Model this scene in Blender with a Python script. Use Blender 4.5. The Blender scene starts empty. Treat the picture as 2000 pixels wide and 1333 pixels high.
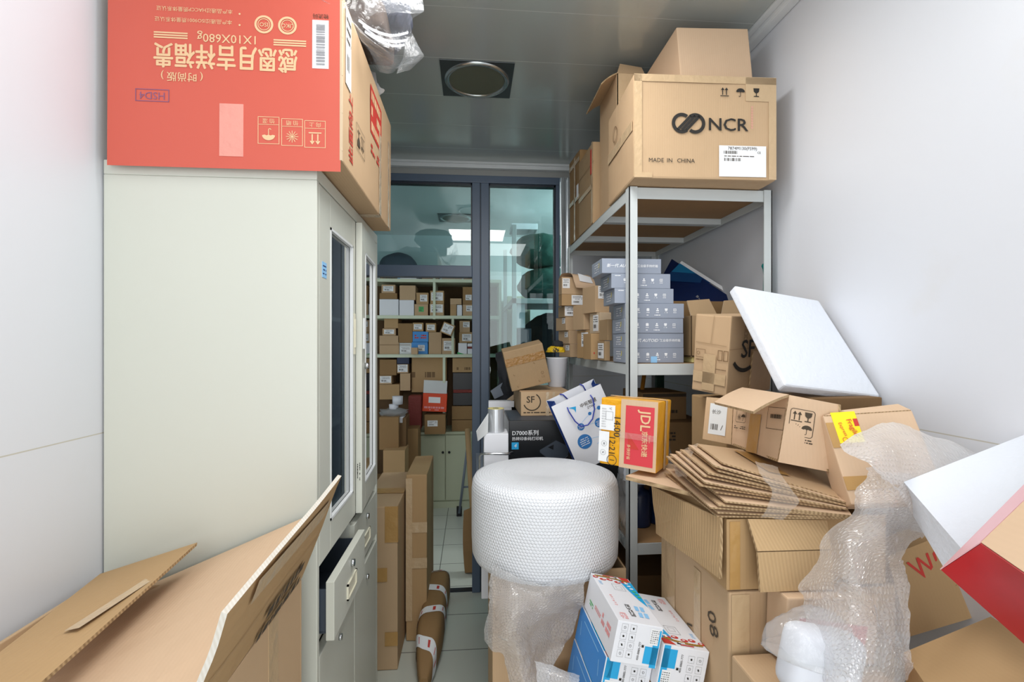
import bpy, bmesh, math, random
from mathutils import Vector, Matrix, Euler, noise
C = bpy.context.scene.collection
SC = bpy.context.scene
R = math.radians

# ------------------------------------------------------------------ camera
cam_d = bpy.data.cameras.new('camera')
cam = bpy.data.objects.new('camera', cam_d)
C.objects.link(cam)
cam_d.sensor_width = 36.0
cam_d.lens = 36.0 * 950 / 2000
cam_d.shift_y = 0.00375
cam_d.clip_start = 0.02
cam.location = (0, 0, 1.417)
cam.rotation_euler = (R(90), 0, -math.atan(79 / 950))
SC.camera = cam

# ------------------------------------------------------------------ world, daylight, exposure
SC.view_settings.view_transform = 'Standard'
SC.view_settings.look = 'None'
SC.view_settings.gamma = 1.0
SC.view_settings.exposure = 0.42
SC.view_settings.use_curve_mapping = False
w = bpy.data.worlds.new('world'); SC.world = w
w.use_nodes = True
w.node_tree.nodes['Background'].inputs[0].default_value = (0.93, 0.97, 1.0, 1)
w.node_tree.nodes['Background'].inputs[1].default_value = 1.0


def area(name, loc, look, sx, sy, power, col=(1, 1, 1)):
    d = bpy.data.lights.new(name, 'AREA'); d.shape = 'RECTANGLE'; d.size = sx; d.size_y = sy
    d.energy = power; d.color = col
    o = bpy.data.objects.new(name, d); C.objects.link(o); o.location = loc
    o.rotation_euler = (Vector(look) - Vector(loc)).to_track_quat('-Z', 'Y').to_euler()
    return o


area('doorway_daylight', (-0.05, -1.25, 1.5), (0.05, 2.0, 1.3), 1.5, 1.9, 14, (1.0, 0.985, 0.97))
area('ceiling_lamp_overhead', (0.1, 0.45, 2.43), (0.1, 0.5, 0), 0.9, 0.6, 6, (1.0, 0.99, 0.98))
area('aisle_fill_light', (0.05, 1.12, 2.43), (0.05, 1.2, 0), 0.5, 0.4, 7, (1.0, 0.99, 0.98))  # unseen fill added to brighten the aisle floor and cartons, no real fitting
area('back_room_fill_light', (1.2, 3.4, 2.1), (-0.4, 4.1, 1.7), 0.6, 0.6, 18, (0.95, 1.0, 0.99))  # added light hidden beside the far shelves, the room has no window here


# ------------------------------------------------------------------ materials
def hexc(h):
    v = [int(h[i:i + 2], 16) / 255 for i in (0, 2, 4)]
    return tuple(c / 12.92 if c <= .04045 else ((c + .055) / 1.055) ** 2.4 for c in v) + (1,)


MAT = {}


def base_mat(name):
    m = bpy.data.materials.new(name); m.use_nodes = True
    MAT[name] = m
    return m, m.node_tree, m.node_tree.nodes['Principled BSDF']


def N(nt, t, **kw):
    n = nt.nodes.new(t)
    for k, v in kw.items():
        setattr(n, k, v)
    return n


def plain(name, col, rough=.5, metal=0., spec=.5, vary=0.03, scale=8., bump=0., bscale=60.):
    m, nt, b = base_mat(name)
    c = hexc(col) if isinstance(col, str) else col
    b.inputs['Roughness'].default_value = rough
    b.inputs['Metallic'].default_value = metal
    b.inputs['Specular IOR Level'].default_value = spec
    tc = N(nt, 'ShaderNodeTexCoord')
    no = N(nt, 'ShaderNodeTexNoise'); no.inputs['Scale'].default_value = scale; no.inputs['Detail'].default_value = 4
    nt.links.new(tc.outputs['Object'], no.inputs['Vector'])
    mr = N(nt, 'ShaderNodeMapRange'); mr.inputs[3].default_value = 1 - vary; mr.inputs[4].default_value = 1 + vary
    nt.links.new(no.outputs[0], mr.inputs[0])
    mx = N(nt, 'ShaderNodeMix', data_type='RGBA', blend_type='MULTIPLY'); mx.inputs[0].default_value = 1
    mx.inputs[6].default_value = c
    nt.links.new(mr.outputs[0], mx.inputs[7]); nt.links.new(mx.outputs[2], b.inputs['Base Color'])
    if bump:
        n2 = N(nt, 'ShaderNodeTexNoise'); n2.inputs['Scale'].default_value = bscale; n2.inputs['Detail'].default_value = 3
        nt.links.new(tc.outputs['Object'], n2.inputs['Vector'])
        bp = N(nt, 'ShaderNodeBump'); bp.inputs['Strength'].default_value = bump; bp.inputs['Distance'].default_value = .01
        nt.links.new(n2.outputs[0], bp.inputs['Height']); nt.links.new(bp.outputs[0], b.inputs['Normal'])
    return m


def kraft(name, col, flute=(1, 0, 0), vary=.06, fl=.02):
    """corrugated board: fibre mottling, faint flute lines across `flute`"""
    m, nt, b = base_mat(name)
    b.inputs['Roughness'].default_value = .72
    b.inputs['Specular IOR Level'].default_value = .25
    tc = N(nt, 'ShaderNodeTexCoord')
    no = N(nt, 'ShaderNodeTexNoise'); no.inputs['Scale'].default_value = 5; no.inputs['Detail'].default_value = 6
    nt.links.new(tc.outputs['Object'], no.inputs['Vector'])
    mr = N(nt, 'ShaderNodeMapRange'); mr.inputs[3].default_value = 1 - vary; mr.inputs[4].default_value = 1 + vary
    nt.links.new(no.outputs[0], mr.inputs[0])
    dt = N(nt, 'ShaderNodeVectorMath', operation='DOT_PRODUCT'); dt.inputs[1].default_value = flute
    nt.links.new(tc.outputs['Object'], dt.inputs[0])
    sn = N(nt, 'ShaderNodeMath', operation='MULTIPLY'); sn.inputs[1].default_value = 900
    nt.links.new(dt.outputs['Value'], sn.inputs[0])
    si = N(nt, 'ShaderNodeMath', operation='SINE'); nt.links.new(sn.outputs[0], si.inputs[0])
    f = N(nt, 'ShaderNodeMath', operation='MULTIPLY_ADD'); f.inputs[1].default_value = fl * .35
    nt.links.new(si.outputs[0], f.inputs[0]); nt.links.new(mr.outputs[0], f.inputs[2])
    mx = N(nt, 'ShaderNodeMix', data_type='RGBA', blend_type='MULTIPLY'); mx.inputs[0].default_value = 1
    mx.inputs[6].default_value = hexc(col)
    nt.links.new(f.outputs[0], mx.inputs[7]); nt.links.new(mx.outputs[2], b.inputs['Base Color'])
    bp = N(nt, 'ShaderNodeBump'); bp.inputs['Strength'].default_value = fl * 2; bp.inputs['Distance'].default_value = .002
    nt.links.new(si.outputs[0], bp.inputs['Height'])
    n3 = N(nt, 'ShaderNodeTexNoise'); n3.inputs['Scale'].default_value = 14
    nt.links.new(tc.outputs['Object'], n3.inputs['Vector'])
    b2 = N(nt, 'ShaderNodeBump'); b2.inputs['Strength'].default_value = .25; b2.inputs['Distance'].default_value = .006
    nt.links.new(n3.outputs[0], b2.inputs['Height']); nt.links.new(bp.outputs[0], b2.inputs['Normal'])
    nt.links.new(b2.outputs[0], b.inputs['Normal'])
    return m


def flutes(name, light, dark, n=1000.):
    """open edge of corrugated board"""
    m, nt, b = base_mat(name)
    b.inputs['Roughness'].default_value = .85
    tc = N(nt, 'ShaderNodeTexCoord')
    dt = N(nt, 'ShaderNodeVectorMath', operation='DOT_PRODUCT'); dt.inputs[1].default_value = (1, .83, .31)
    nt.links.new(tc.outputs['Object'], dt.inputs[0])
    ml = N(nt, 'ShaderNodeMath', operation='MULTIPLY'); ml.inputs[1].default_value = n
    nt.links.new(dt.outputs['Value'], ml.inputs[0])
    si = N(nt, 'ShaderNodeMath', operation='SINE'); nt.links.new(ml.outputs[0], si.inputs[0])
    no = N(nt, 'ShaderNodeTexNoise'); no.inputs['Scale'].default_value = 60
    nt.links.new(tc.outputs['Object'], no.inputs['Vector'])
    ad = N(nt, 'ShaderNodeMath', operation='MULTIPLY_ADD'); ad.inputs[1].default_value = .3
    nt.links.new(si.outputs[0], ad.inputs[0]); nt.links.new(no.outputs[0], ad.inputs[2])
    mx = N(nt, 'ShaderNodeMix', data_type='RGBA')
    mx.inputs[6].default_value = hexc(dark); mx.inputs[7].default_value = hexc(light)
    nt.links.new(ad.outputs[0], mx.inputs[0]); nt.links.new(mx.outputs[2], b.inputs['Base Color'])
    return m


def schlick(nt, normal=None, k=.96, base=.04):
    """mirror share of a thin clear sheet, the same from both of its sides"""
    lw = N(nt, 'ShaderNodeLayerWeight'); lw.inputs[0].default_value = .5
    if normal: nt.links.new(normal, lw.inputs['Normal'])
    p = N(nt, 'ShaderNodeMath', operation='POWER'); p.inputs[1].default_value = 5; nt.links.new(lw.outputs['Facing'], p.inputs[0])
    m = N(nt, 'ShaderNodeMath', operation='MULTIPLY_ADD', use_clamp=True); m.inputs[1].default_value = k; m.inputs[2].default_value = base
    nt.links.new(p.outputs[0], m.inputs[0])
    return m


def film(name, col='ffffff', see=.8, rough=.12, bump=.6, bscale=25., tint='ffffff', milky=.5):
    """clear plastic: see-through body, milky scatter, sharp glints on its wrinkles"""
    m, nt, b = base_mat(name)
    out = nt.nodes['Material Output']
    tr = N(nt, 'ShaderNodeBsdfTransparent'); tr.inputs[0].default_value = hexc(tint)
    di = N(nt, 'ShaderNodeBsdfDiffuse'); di.inputs[0].default_value = hexc(col)
    tl = N(nt, 'ShaderNodeBsdfTranslucent'); tl.inputs[0].default_value = hexc(col)
    gl = N(nt, 'ShaderNodeBsdfGlossy'); gl.inputs[1].default_value = rough
    tc = N(nt, 'ShaderNodeTexCoord')
    no = N(nt, 'ShaderNodeTexNoise'); no.inputs['Scale'].default_value = bscale; no.inputs['Detail'].default_value = 5
    no.inputs['Distortion'].default_value = 1.2
    nt.links.new(tc.outputs['Object'], no.inputs['Vector'])
    bp = N(nt, 'ShaderNodeBump'); bp.inputs['Strength'].default_value = bump; bp.inputs['Distance'].default_value = .02
    nt.links.new(no.outputs[0], bp.inputs['Height'])
    nt.links.new(bp.outputs[0], gl.inputs['Normal'])
    m0 = N(nt, 'ShaderNodeMixShader'); m0.inputs[0].default_value = .5
    nt.links.new(di.outputs[0], m0.inputs[1]); nt.links.new(tl.outputs[0], m0.inputs[2])
    m1 = N(nt, 'ShaderNodeMixShader'); m1.inputs[0].default_value = see
    nt.links.new(m0.outputs[0], m1.inputs[1]); nt.links.new(tr.outputs[0], m1.inputs[2])
    fr = schlick(nt, bp.outputs[0])
    m2 = N(nt, 'ShaderNodeMixShader')
    fm = N(nt, 'ShaderNodeMath', operation='MULTIPLY_ADD'); fm.inputs[1].default_value = .6; fm.inputs[2].default_value = .02
    nt.links.new(fr.outputs[0], fm.inputs[0]); nt.links.new(fm.outputs[0], m2.inputs[0])
    nt.links.new(m1.outputs[0], m2.inputs[1]); nt.links.new(gl.outputs[0], m2.inputs[2])
    nt.links.new(m2.outputs[0], out.inputs[0])
    return m


def bubble(name, pitch=.0105, see=0., col='f4f6fa', rough=.25, strength=.9):
    """bubble wrap: hexagonally packed domes from the sheet's own UVs (metres)"""
    m, nt, b = base_mat(name)
    out = nt.nodes['Material Output']
    uv = N(nt, 'ShaderNodeUVMap')
    p = (pitch, pitch * 1.732, 1)
    sc = N(nt, 'ShaderNodeVectorMath', operation='DIVIDE'); sc.inputs[1].default_value = p
    nt.links.new(uv.outputs[0], sc.inputs[0])
    ds = []
    for off in ((0, 0, 0), (.5, .5, 0)):
        a = N(nt, 'ShaderNodeVectorMath', operation='ADD'); a.inputs[1].default_value = off
        nt.links.new(sc.outputs[0], a.inputs[0])
        f = N(nt, 'ShaderNodeVectorMath', operation='FRACTION'); nt.links.new(a.outputs[0], f.inputs[0])
        s = N(nt, 'ShaderNodeVectorMath', operation='SUBTRACT'); s.inputs[1].default_value = (.5, .5, 0)
        nt.links.new(f.outputs[0], s.inputs[0])
        k = N(nt, 'ShaderNodeVectorMath', operation='MULTIPLY'); k.inputs[1].default_value = (1, 1.732, 0)
        nt.links.new(s.outputs[0], k.inputs[0])
        l = N(nt, 'ShaderNodeVectorMath', operation='LENGTH'); nt.links.new(k.outputs[0], l.inputs[0])
        ds.append(l)
    mn = N(nt, 'ShaderNodeMath', operation='MINIMUM')
    nt.links.new(ds[0].outputs['Value'], mn.inputs[0]); nt.links.new(ds[1].outputs['Value'], mn.inputs[1])
    mr = N(nt, 'ShaderNodeMapRange', interpolation_type='SMOOTHSTEP')
    mr.inputs[1].default_value = .5; mr.inputs[2].default_value = .22; mr.inputs[3].default_value = 0; mr.inputs[4].default_value = 1
    nt.links.new(mn.outputs[0], mr.inputs[0])
    tc = N(nt, 'ShaderNodeTexCoord')
    no = N(nt, 'ShaderNodeTexNoise'); no.inputs['Scale'].default_value = 38; no.inputs['Detail'].default_value = 5
    nt.links.new(tc.outputs['Object'], no.inputs['Vector'])
    ad = N(nt, 'ShaderNodeMath', operation='MULTIPLY_ADD'); ad.inputs[1].default_value = .5
    nt.links.new(no.outputs[0], ad.inputs[0]); nt.links.new(mr.outputs[0], ad.inputs[2])
    bp = N(nt, 'ShaderNodeBump'); bp.inputs['Strength'].default_value = strength; bp.inputs['Distance'].default_value = .011 if see else .0045
    nt.links.new(ad.outputs[0], bp.inputs['Height'])
    b.inputs['Base Color'].default_value = hexc(col); b.inputs['Roughness'].default_value = rough
    b.inputs['Specular IOR Level'].default_value = .6
    if see:
        bs = N(nt, 'ShaderNodeBump'); bs.inputs['Strength'].default_value = .16; bs.inputs['Distance'].default_value = .003
        nt.links.new(ad.outputs[0], bs.inputs['Height']); nt.links.new(bs.outputs[0], b.inputs['Normal'])
    else:
        nt.links.new(bp.outputs[0], b.inputs['Normal'])
    if see:
        gl = N(nt, 'ShaderNodeBsdfGlossy'); gl.inputs[1].default_value = .07
        nt.links.new(bp.outputs[0], gl.inputs['Normal'])
        tr = N(nt, 'ShaderNodeBsdfTransparent'); tr.inputs[0].default_value = (.97, .97, .98, 1)
        tl = N(nt, 'ShaderNodeBsdfTranslucent'); tl.inputs[0].default_value = hexc(col)
        nt.links.new(bs.outputs[0], tl.inputs['Normal'])
        m0 = N(nt, 'ShaderNodeMixShader'); m0.inputs[0].default_value = .45
        nt.links.new(b.outputs[0], m0.inputs[1]); nt.links.new(tl.outputs[0], m0.inputs[2])
        m1 = N(nt, 'ShaderNodeMixShader'); m1.inputs[0].default_value = see
        nt.links.new(m0.outputs[0], m1.inputs[1]); nt.links.new(tr.outputs[0], m1.inputs[2])
        fr = schlick(nt, bp.outputs[0])
        m2 = N(nt, 'ShaderNodeMixShader')
        fm = N(nt, 'ShaderNodeMath', operation='MULTIPLY_ADD'); fm.inputs[1].default_value = .3
        fm.inputs[2].default_value = .13; nt.links.new(fr.outputs[0], fm.inputs[0]); nt.links.new(fm.outputs[0], m2.inputs[0]); nt.links.new(m1.outputs[0], m2.inputs[1]); nt.links.new(gl.outputs[0], m2.inputs[2])
        nt.links.new(m2.outputs[0], out.inputs[0])
    return m


def glass(name, tint, refl=1.0, rough=0.0):
    m, nt, b = base_mat(name)
    out = nt.nodes['Material Output']
    tr = N(nt, 'ShaderNodeBsdfTransparent'); tr.inputs[0].default_value = hexc(tint)
    gl = N(nt, 'ShaderNodeBsdfGlossy'); gl.inputs[1].default_value = rough
    fr = schlick(nt)
    fm = N(nt, 'ShaderNodeMath', operation='MULTIPLY'); fm.inputs[1].default_value = refl
    nt.links.new(fr.outputs[0], fm.inputs[0])
    mx = N(nt, 'ShaderNodeMixShader'); nt.links.new(fm.outputs[0], mx.inputs[0])
    nt.links.new(tr.outputs[0], mx.inputs[1]); nt.links.new(gl.outputs[0], mx.inputs[2])
    nt.links.new(mx.outputs[0], out.inputs[0])
    return m


# board tones
kraft('kraft', 'c0a381'); kraft('kraft_light', 'cfb294'); kraft('kraft_pale', 'cdb79a'); kraft('kraft_mid', 'b4946b')
kraft('kraft_dull', 'a48a69'); kraft('kraft_brown', '94754f'); kraft('kraft_dark', '765b3d'); kraft('kraft_z', 'bea17c', (0, 0, 1))
kraft('kraft_lines', 'ba9c74', (1, .7, 0), .05, .09)
flutes('flute_edge', 'c4a982', '7c6242'); flutes('pale_edge', 'dad6ce', 'cbc3b5')
plain('ink_black', '26231f', .7); plain('ink_dark', '453a2c', .8); plain('ink_grey', '8f8f93', .7); plain('ink_brown', '7d6244', .8)
plain('ink_red', 'c4392f', .65); plain('ink_white', 'eef0f3', .6); plain('ink_gold', 'e2bd92', .6); plain('ink_purple', '8a5a78', .8)
plain('ink_blue', '2f74b6', .5); plain('ink_navy', '1f2f6d', .5); plain('ink_cyan', '22a7e0', .45); plain('ink_green', '4fb76a', .5)
plain('ink_pink', 'e89a9a', .6); plain('ink_sky', '8fc4ee', .6)
plain('paper', 'eceef0', .6, bump=.1); plain('paper_grey', 'd5d8d8', .7, vary=.08); plain('paper_yellow', 'f6e21c', .5)
plain('tape_tan', 'b78f56', .3, vary=.1, bump=.4, bscale=25); plain('tape_brown', '9c7440', .28, vary=.1, bump=.4)
plain('tape_clear', 'c4a985', .25, vary=.08, bump=.4, bscale=30); plain('tape_shine', 'c6b093', .16, vary=.25, scale=30, bump=.9, bscale=35)
plain('tape_pink', 'e49a8c', .22, vary=.06, bump=.5, bscale=30); film('tape_film', 'fbf4ea', .8, .15, .6, 30); film('tape_loose', 'efe9e0', .7, .2, .3, 30)
plain('red_board', 'cc5c4b', .42, vary=.02); plain('red_gift', 'b8242a', .3, vary=.15, scale=20); plain('pink_edge', 'eab0b6', .35)
plain('wall_paint', 'dfe2e6', .45); plain('cab_paint', 'cfd1c6', .38, vary=.01); plain('cab_edge', 'e6e9ea', .4, vary=.01)
plain('cab_dark', 'c6c9c0', .6); plain('chrome', 'c9ccd0', .18, 1.); plain('cream_plastic', 'dfdbc6', .4)
plain('rack_steel', 'c3c9c9', .42, vary=.05); plain('rack_board', '9b7851', .7, vary=.12)
plain('alu_blue', '57677c', .4, vary=.06); plain('alu_dark', '1b2430', .4); plain('alu_bright', 'cfd6da', .25, .6)
plain('header_grey', '9a9c9a', .5); plain('trim_white', 'd8dcde', .4)
plain('lamp_plate', '4d5254', .3, .6); plain('lamp_ring', 'b9bfbf', .22, .9); plain('lamp_glass', '5d5f4d', .35)
plain('far_wall', 'd7e0e2', .5); plain('far_shelf', 'd3dcc4', .5); plain('far_shade', '6a5034', .8, vary=.2)
plain('far_cab', 'b9bfa4', .5); plain('black_card', '14171b', .28, vary=.1); plain('blue_card', '3d8fd6', .35)
plain('orange_card', 'e0491f', .45); plain('navy_card', '16284c', .4); plain('grey_card', '8f98a8', .45, vary=.03)
plain('grey_dark', '3c4551', .5); plain('grey_dim', '6e7783', .5); plain('dark_cloth', '23262b', .85, bump=.5, bscale=40)
plain('green_cloth', '2d5a50', .8, vary=.2, bump=.6, bscale=25); plain('grey_cloth', '5b6070', .8, vary=.2, bump=.7, bscale=20)
plain('brown_cloth', '4a3c34', .85, vary=.2, bump=.7, bscale=20); plain('white_stripe', 'c9cdd4', .6)
plain('white_card', 'e6e8ee', .4, vary=.01); plain('white_plastic', 'dde0e8', .35, vary=.02); plain('foam_white', 'dde2ea', .8, vary=.01, bump=.15, bscale=90)
plain('yellow_wrap', 'eaa81a', .3, vary=.12, scale=20, bump=.5, bscale=30); plain('jd_red', 'd23f49', .35, vary=.04)
plain('lob_blue', '2787d6', .4, vary=.05); plain('yellow_bag', 'd9b41f', .5, bump=.6, bscale=30)
plain('teal_grip', '0f7d7a', .45); plain('yellow_stick', 'b87b26', .6); plain('green_stick', '1f4436', .6)
plain('poster_blue', '0e2350', .3, vary=.5, scale=5); plain('poster_teal', '1b6f9c', .3); plain('poster_mid', '14406f', .3); plain('cord_blue', '3444a8', .5)
plain('bag_side', '1c3f8c', .5); plain('silver_foil', 'c8ccd0', .3, .5); plain('blue_film', '2d55a5', .35, bump=.8)
plain('rubber', '1d1d1f', .8); plain('red_bag', '7c2f28', .6, bump=.5); plain('gold', 'b58b3a', .4, .3); plain('fragile_red', 'd9482f', .5)
film('bag_film', 'eef1f5', .74, .1, .8, 14); film('bag_clear', 'dfe3e8', .9, .12, 1.0, 18); film('bag_flare', 'dde2e6', .82, .15, .8, 20); film('bag_dim', 'c9d0d4', .5, .15, .8, 12); film('bag_white', 'eef1f6', .25, .2, .5, 10)
film('milk_film', 'f2f4f8', .35, .2, .6, 14)
bubble('bubble_roll', .0088, 0., 'e2e5ea', .4, .45); bubble('bubble_sheet', .0078, .55, 'fafbfd', .35, 1.0); bubble('bubble_dense', .0078, .38, 'fafbfd', .35, 1.0)
glass('pane', 'd3e6e6', 1.6); glass('cabinet_pane', 'dde6e6', 2.4, .02)


# structure materials -------------------------------------------------
def wall_mat(name, col, joint):
    m = plain(name, col, .38, vary=.015, scale=3)
    nt = m.node_tree; b = nt.nodes['Principled BSDF']
    src = b.inputs['Base Color'].links[0].from_socket
    g = N(nt, 'ShaderNodeNewGeometry'); sp = N(nt, 'ShaderNodeSeparateXYZ'); nt.links.new(g.outputs['Position'], sp.inputs[0])
    a = N(nt, 'ShaderNodeMath', operation='SUBTRACT'); a.inputs[1].default_value = joint; nt.links.new(sp.outputs[2], a.inputs[0])
    ab = N(nt, 'ShaderNodeMath', operation='ABSOLUTE'); nt.links.new(a.outputs[0], ab.inputs[0])
    lt = N(nt, 'ShaderNodeMath', operation='LESS_THAN'); lt.inputs[1].default_value = .0012; nt.links.new(ab.outputs[0], lt.inputs[0])
    mx = N(nt, 'ShaderNodeMix', data_type='RGBA'); nt.links.new(lt.outputs[0], mx.inputs[0])
    nt.links.new(src, mx.inputs[6]); mx.inputs[7].default_value = hexc('c2bfb4')
    # faint smears and scuffs
    tc = N(nt, 'ShaderNodeTexCoord'); no = N(nt, 'ShaderNodeTexNoise'); no.inputs['Scale'].default_value = 4.5; no.inputs['Detail'].default_value = 8
    nt.links.new(tc.outputs['Object'], no.inputs['Vector'])
    r = N(nt, 'ShaderNodeMapRange'); r.inputs[1].default_value = .66; r.inputs[2].default_value = .8; r.inputs[3].default_value = 0; r.inputs[4].default_value = .22
    nt.links.new(no.outputs[0], r.inputs[0])
    m2 = N(nt, 'ShaderNodeMix', data_type='RGBA'); nt.links.new(r.outputs[0], m2.inputs[0]); nt.links.new(mx.outputs[2], m2.inputs[6])
    m2.inputs[7].default_value = hexc('cfc8b8'); nt.links.new(m2.outputs[2], b.inputs['Base Color'])
    return m


wall_mat('wall_panel', 'd9dce2', 1.235)


def tile_mat():
    m, nt, b = base_mat('floor_tile')
    g = N(nt, 'ShaderNodeNewGeometry')
    br = N(nt, 'ShaderNodeTexBrick'); br.offset = 0; br.inputs['Scale'].default_value = 1
    br.inputs['Brick Width'].default_value = .3; br.inputs['Row Height'].default_value = .3
    br.inputs['Mortar Size'].default_value = .0025; br.inputs['Mortar Smooth'].default_value = .1
    br.inputs['Color1'].default_value = hexc('d0d5cb'); br.inputs['Color2'].default_value = hexc('cbd1c7'); br.inputs['Mortar'].default_value = hexc('6c6f69')
    mp = N(nt, 'ShaderNodeMapping'); mp.inputs['Location'].default_value = (.2, .13, 0)
    nt.links.new(g.outputs['Position'], mp.inputs[0]); nt.links.new(mp.outputs[0], br.inputs['Vector'])
    nt.links.new(br.outputs[0], b.inputs['Base Color']); b.inputs['Roughness'].default_value = .22
    return m


def ceiling_mat(name, col, metal, rough, pitch, off):
    m, nt, b = base_mat(name)
    b.inputs['Metallic'].default_value = metal; b.inputs['Roughness'].default_value = rough
    g = N(nt, 'ShaderNodeNewGeometry'); sp = N(nt, 'ShaderNodeSeparateXYZ'); nt.links.new(g.outputs['Position'], sp.inputs[0])
    a = N(nt, 'ShaderNodeMath', operation='MULTIPLY_ADD'); a.inputs[1].default_value = 1 / pitch; a.inputs[2].default_value = -off / pitch
    nt.links.new(sp.outputs[1], a.inputs[0])
    f = N(nt, 'ShaderNodeMath', operation='FRACT'); nt.links.new(a.outputs[0], f.inputs[0])
    lt = N(nt, 'ShaderNodeMath', operation='LESS_THAN'); lt.inputs[1].default_value = .008; nt.links.new(f.outputs[0], lt.inputs[0])
    mx = N(nt, 'ShaderNodeMix', data_type='RGBA'); nt.links.new(lt.outputs[0], mx.inputs[0])
    mx.inputs[6].default_value = hexc(col); mx.inputs[7].default_value = hexc('c9cdcb')
    nt.links.new(mx.outputs[2], b.inputs['Base Color'])
    rr = N(nt, 'ShaderNodeMath', operation='MULTIPLY_ADD'); rr.inputs[1].default_value = .5; rr.inputs[2].default_value = rough
    nt.links.new(lt.outputs[0], rr.inputs[0]); nt.links.new(rr.outputs[0], b.inputs['Roughness'])
    return m


tile_mat(); ceiling_mat('ceiling_panel', 'bcc2bf', .3, .16, .268, 1.762); ceiling_mat('far_ceiling', 'd5dadb', 0., .2, .268, .1)


# ------------------------------------------------------------------ geometry helpers
class G2:
    """flat artwork: polygons in a 2-D frame (metres)"""
    def __init__(s): s.v = []; s.f = []
    def poly(s, pts):
        b = len(s.v); s.v += [tuple(p) for p in pts]; s.f.append(tuple(range(b, b + len(pts)))); return s
    def rect(s, x, y, w, h, rot=0):
        c, n = math.cos(R(rot)), math.sin(R(rot))
        return s.poly([(x + c * a - n * b, y + n * a + c * b) for a, b in ((-w / 2, -h / 2), (w / 2, -h / 2), (w / 2, h / 2), (-w / 2, h / 2))])
    def disc(s, x, y, r, n=20, ry=None):
        ry = ry or r
        return s.poly([(x + r * math.cos(2 * math.pi * i / n), y + ry * math.sin(2 * math.pi * i / n)) for i in range(n)])
    def ring(s, x, y, r0, r1, a0=0, a1=360, n=28):
        for i in range(n):
            a, b = R(a0 + (a1 - a0) * i / n), R(a0 + (a1 - a0) * (i + 1) / n)
            s.poly([(x + r0 * math.cos(a), y + r0 * math.sin(a)), (x + r1 * math.cos(a), y + r1 * math.sin(a)), (x + r1 * math.cos(b), y + r1 * math.sin(b)), (x + r0 * math.cos(b), y + r0 * math.sin(b))])
        return s
    def line(s, x0, y0, x1, y1, t):
        d = math.hypot(x1 - x0, y1 - y0)
        return s.rect((x0 + x1) / 2, (y0 + y1) / 2, d, t, math.degrees(math.atan2(y1 - y0, x1 - x0)))
    def frame(s, x, y, w, h, t):
        s.rect(x, y + h / 2, w + t, t); s.rect(x, y - h / 2, w + t, t); s.rect(x - w / 2, y, t, h); s.rect(x + w / 2, y, t, h); return s
    def add(s, o, x=0, y=0, sc=1, rot=0, sx=1, z=0.):
        c, n = math.cos(R(rot)), math.sin(R(rot)); b = len(s.v)
        s.v += [(x + sc * (c * p[0] * sx - n * p[1]), y + sc * (n * p[0] * sx + c * p[1]), z + (p[2] if len(p) > 2 else 0)) for p in o.v]
        s.f += [tuple(i + b for i in f) for f in o.f]; return s
    def text(s, t, x, y, size, rot=0, align='CENTER', bold=0., sx=1., shear=0.):
        g = text_geo(t, align, 0., shear); k = bold * size * .55; c, n = math.cos(R(rot)) * k, math.sin(R(rot)) * k
        for i, (a, b) in enumerate(((0, 0),) if not bold else ((-1, 0), (1, 0), (0, .8), (0, -.8))):
            s.add(g, x + a * c - b * n, y + a * n + b * c, size, rot, sx, .00006 * i)
        return s
    def dashes(s, x, y, w, h, rows, seed=1, t=.35):
        r = random.Random(seed)
        for i in range(rows):
            yy = y + h / 2 - h * (i + .5) / rows; xx = x - w / 2
            while xx < x + w / 2 - w * .04:
                L = min(w * r.uniform(.05, .2), x + w / 2 - xx)
                if r.random() < .85: s.rect(xx + L / 2, yy, L, h / rows * t)
                xx += L + w * .03
        return s
    def bars(s, x, y, w, h, seed=1, n=26, vert=True):
        r = random.Random(seed)
        ws = [r.choice((1, 1, 2, 3)) for _ in range(2 * n)]; T = sum(ws); p = 0
        for i, q in enumerate(ws):
            if i % 2 == 0:
                m = -.5 + (p + q / 2) / T
                s.rect(x + m * w, y, w * q / T, h) if vert else s.rect(x, y + m * h, w, h * q / T)
            p += q
        return s


_TX = {}


def text_geo(t, align='CENTER', bold=0., shear=0.):
    k = (t, align, bold, shear)
    if k in _TX: return _TX[k]
    cu = bpy.data.curves.new('glyphs', 'FONT'); cu.body = t; cu.size = 1; cu.offset = bold; cu.align_x = align; cu.align_y = 'CENTER'
    cu.resolution_u = 2; cu.shear = shear
    o = bpy.data.objects.new('glyphs', cu); C.objects.link(o)
    dg = bpy.context.evaluated_depsgraph_get(); dg.update()
    me = o.evaluated_get(dg).to_mesh()
    g = G2(); g.v = [(v.co.x, v.co.y) for v in me.vertices]; g.f = [tuple(p.vertices) for p in me.polygons]
    o.evaluated_get(dg).to_mesh_clear()
    bpy.data.objects.remove(o); bpy.data.curves.remove(cu)
    _TX[k] = g
    return g


# handling marks -------------------------------------------------------
def ic_up(s=1):
    g = G2()
    for x in (-.22, .22):
        g.rect(x, -.05, .1, .6); g.poly([(x - .2, .2), (x + .2, .2), (x, .5)])
    g.rect(0, -.45, 1., .09); return g


def ic_umbrella():
    g = G2(); g.poly([(-.5, .05)] + [(.5 * math.cos(R(180 - a)), .05 + .4 * math.sin(R(a))) for a in range(10, 171, 16)] + [(.5, .05), (.3, .0), (.16, .06), (0, 0), (-.16, .06), (-.3, 0)])
    g.rect(0, -.2, .06, .42); g.ring(-.09, -.4, .06, .12, 180, 360, 8); return g


def ic_glass():
    g = G2(); g.poly([(-.35, .5), (.35, .5), (.3, .12), (.12, -.05), (-.12, -.05), (-.3, .12)]); g.rect(0, -.2, .1, .34); g.rect(0, -.42, .6, .1); return g


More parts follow.
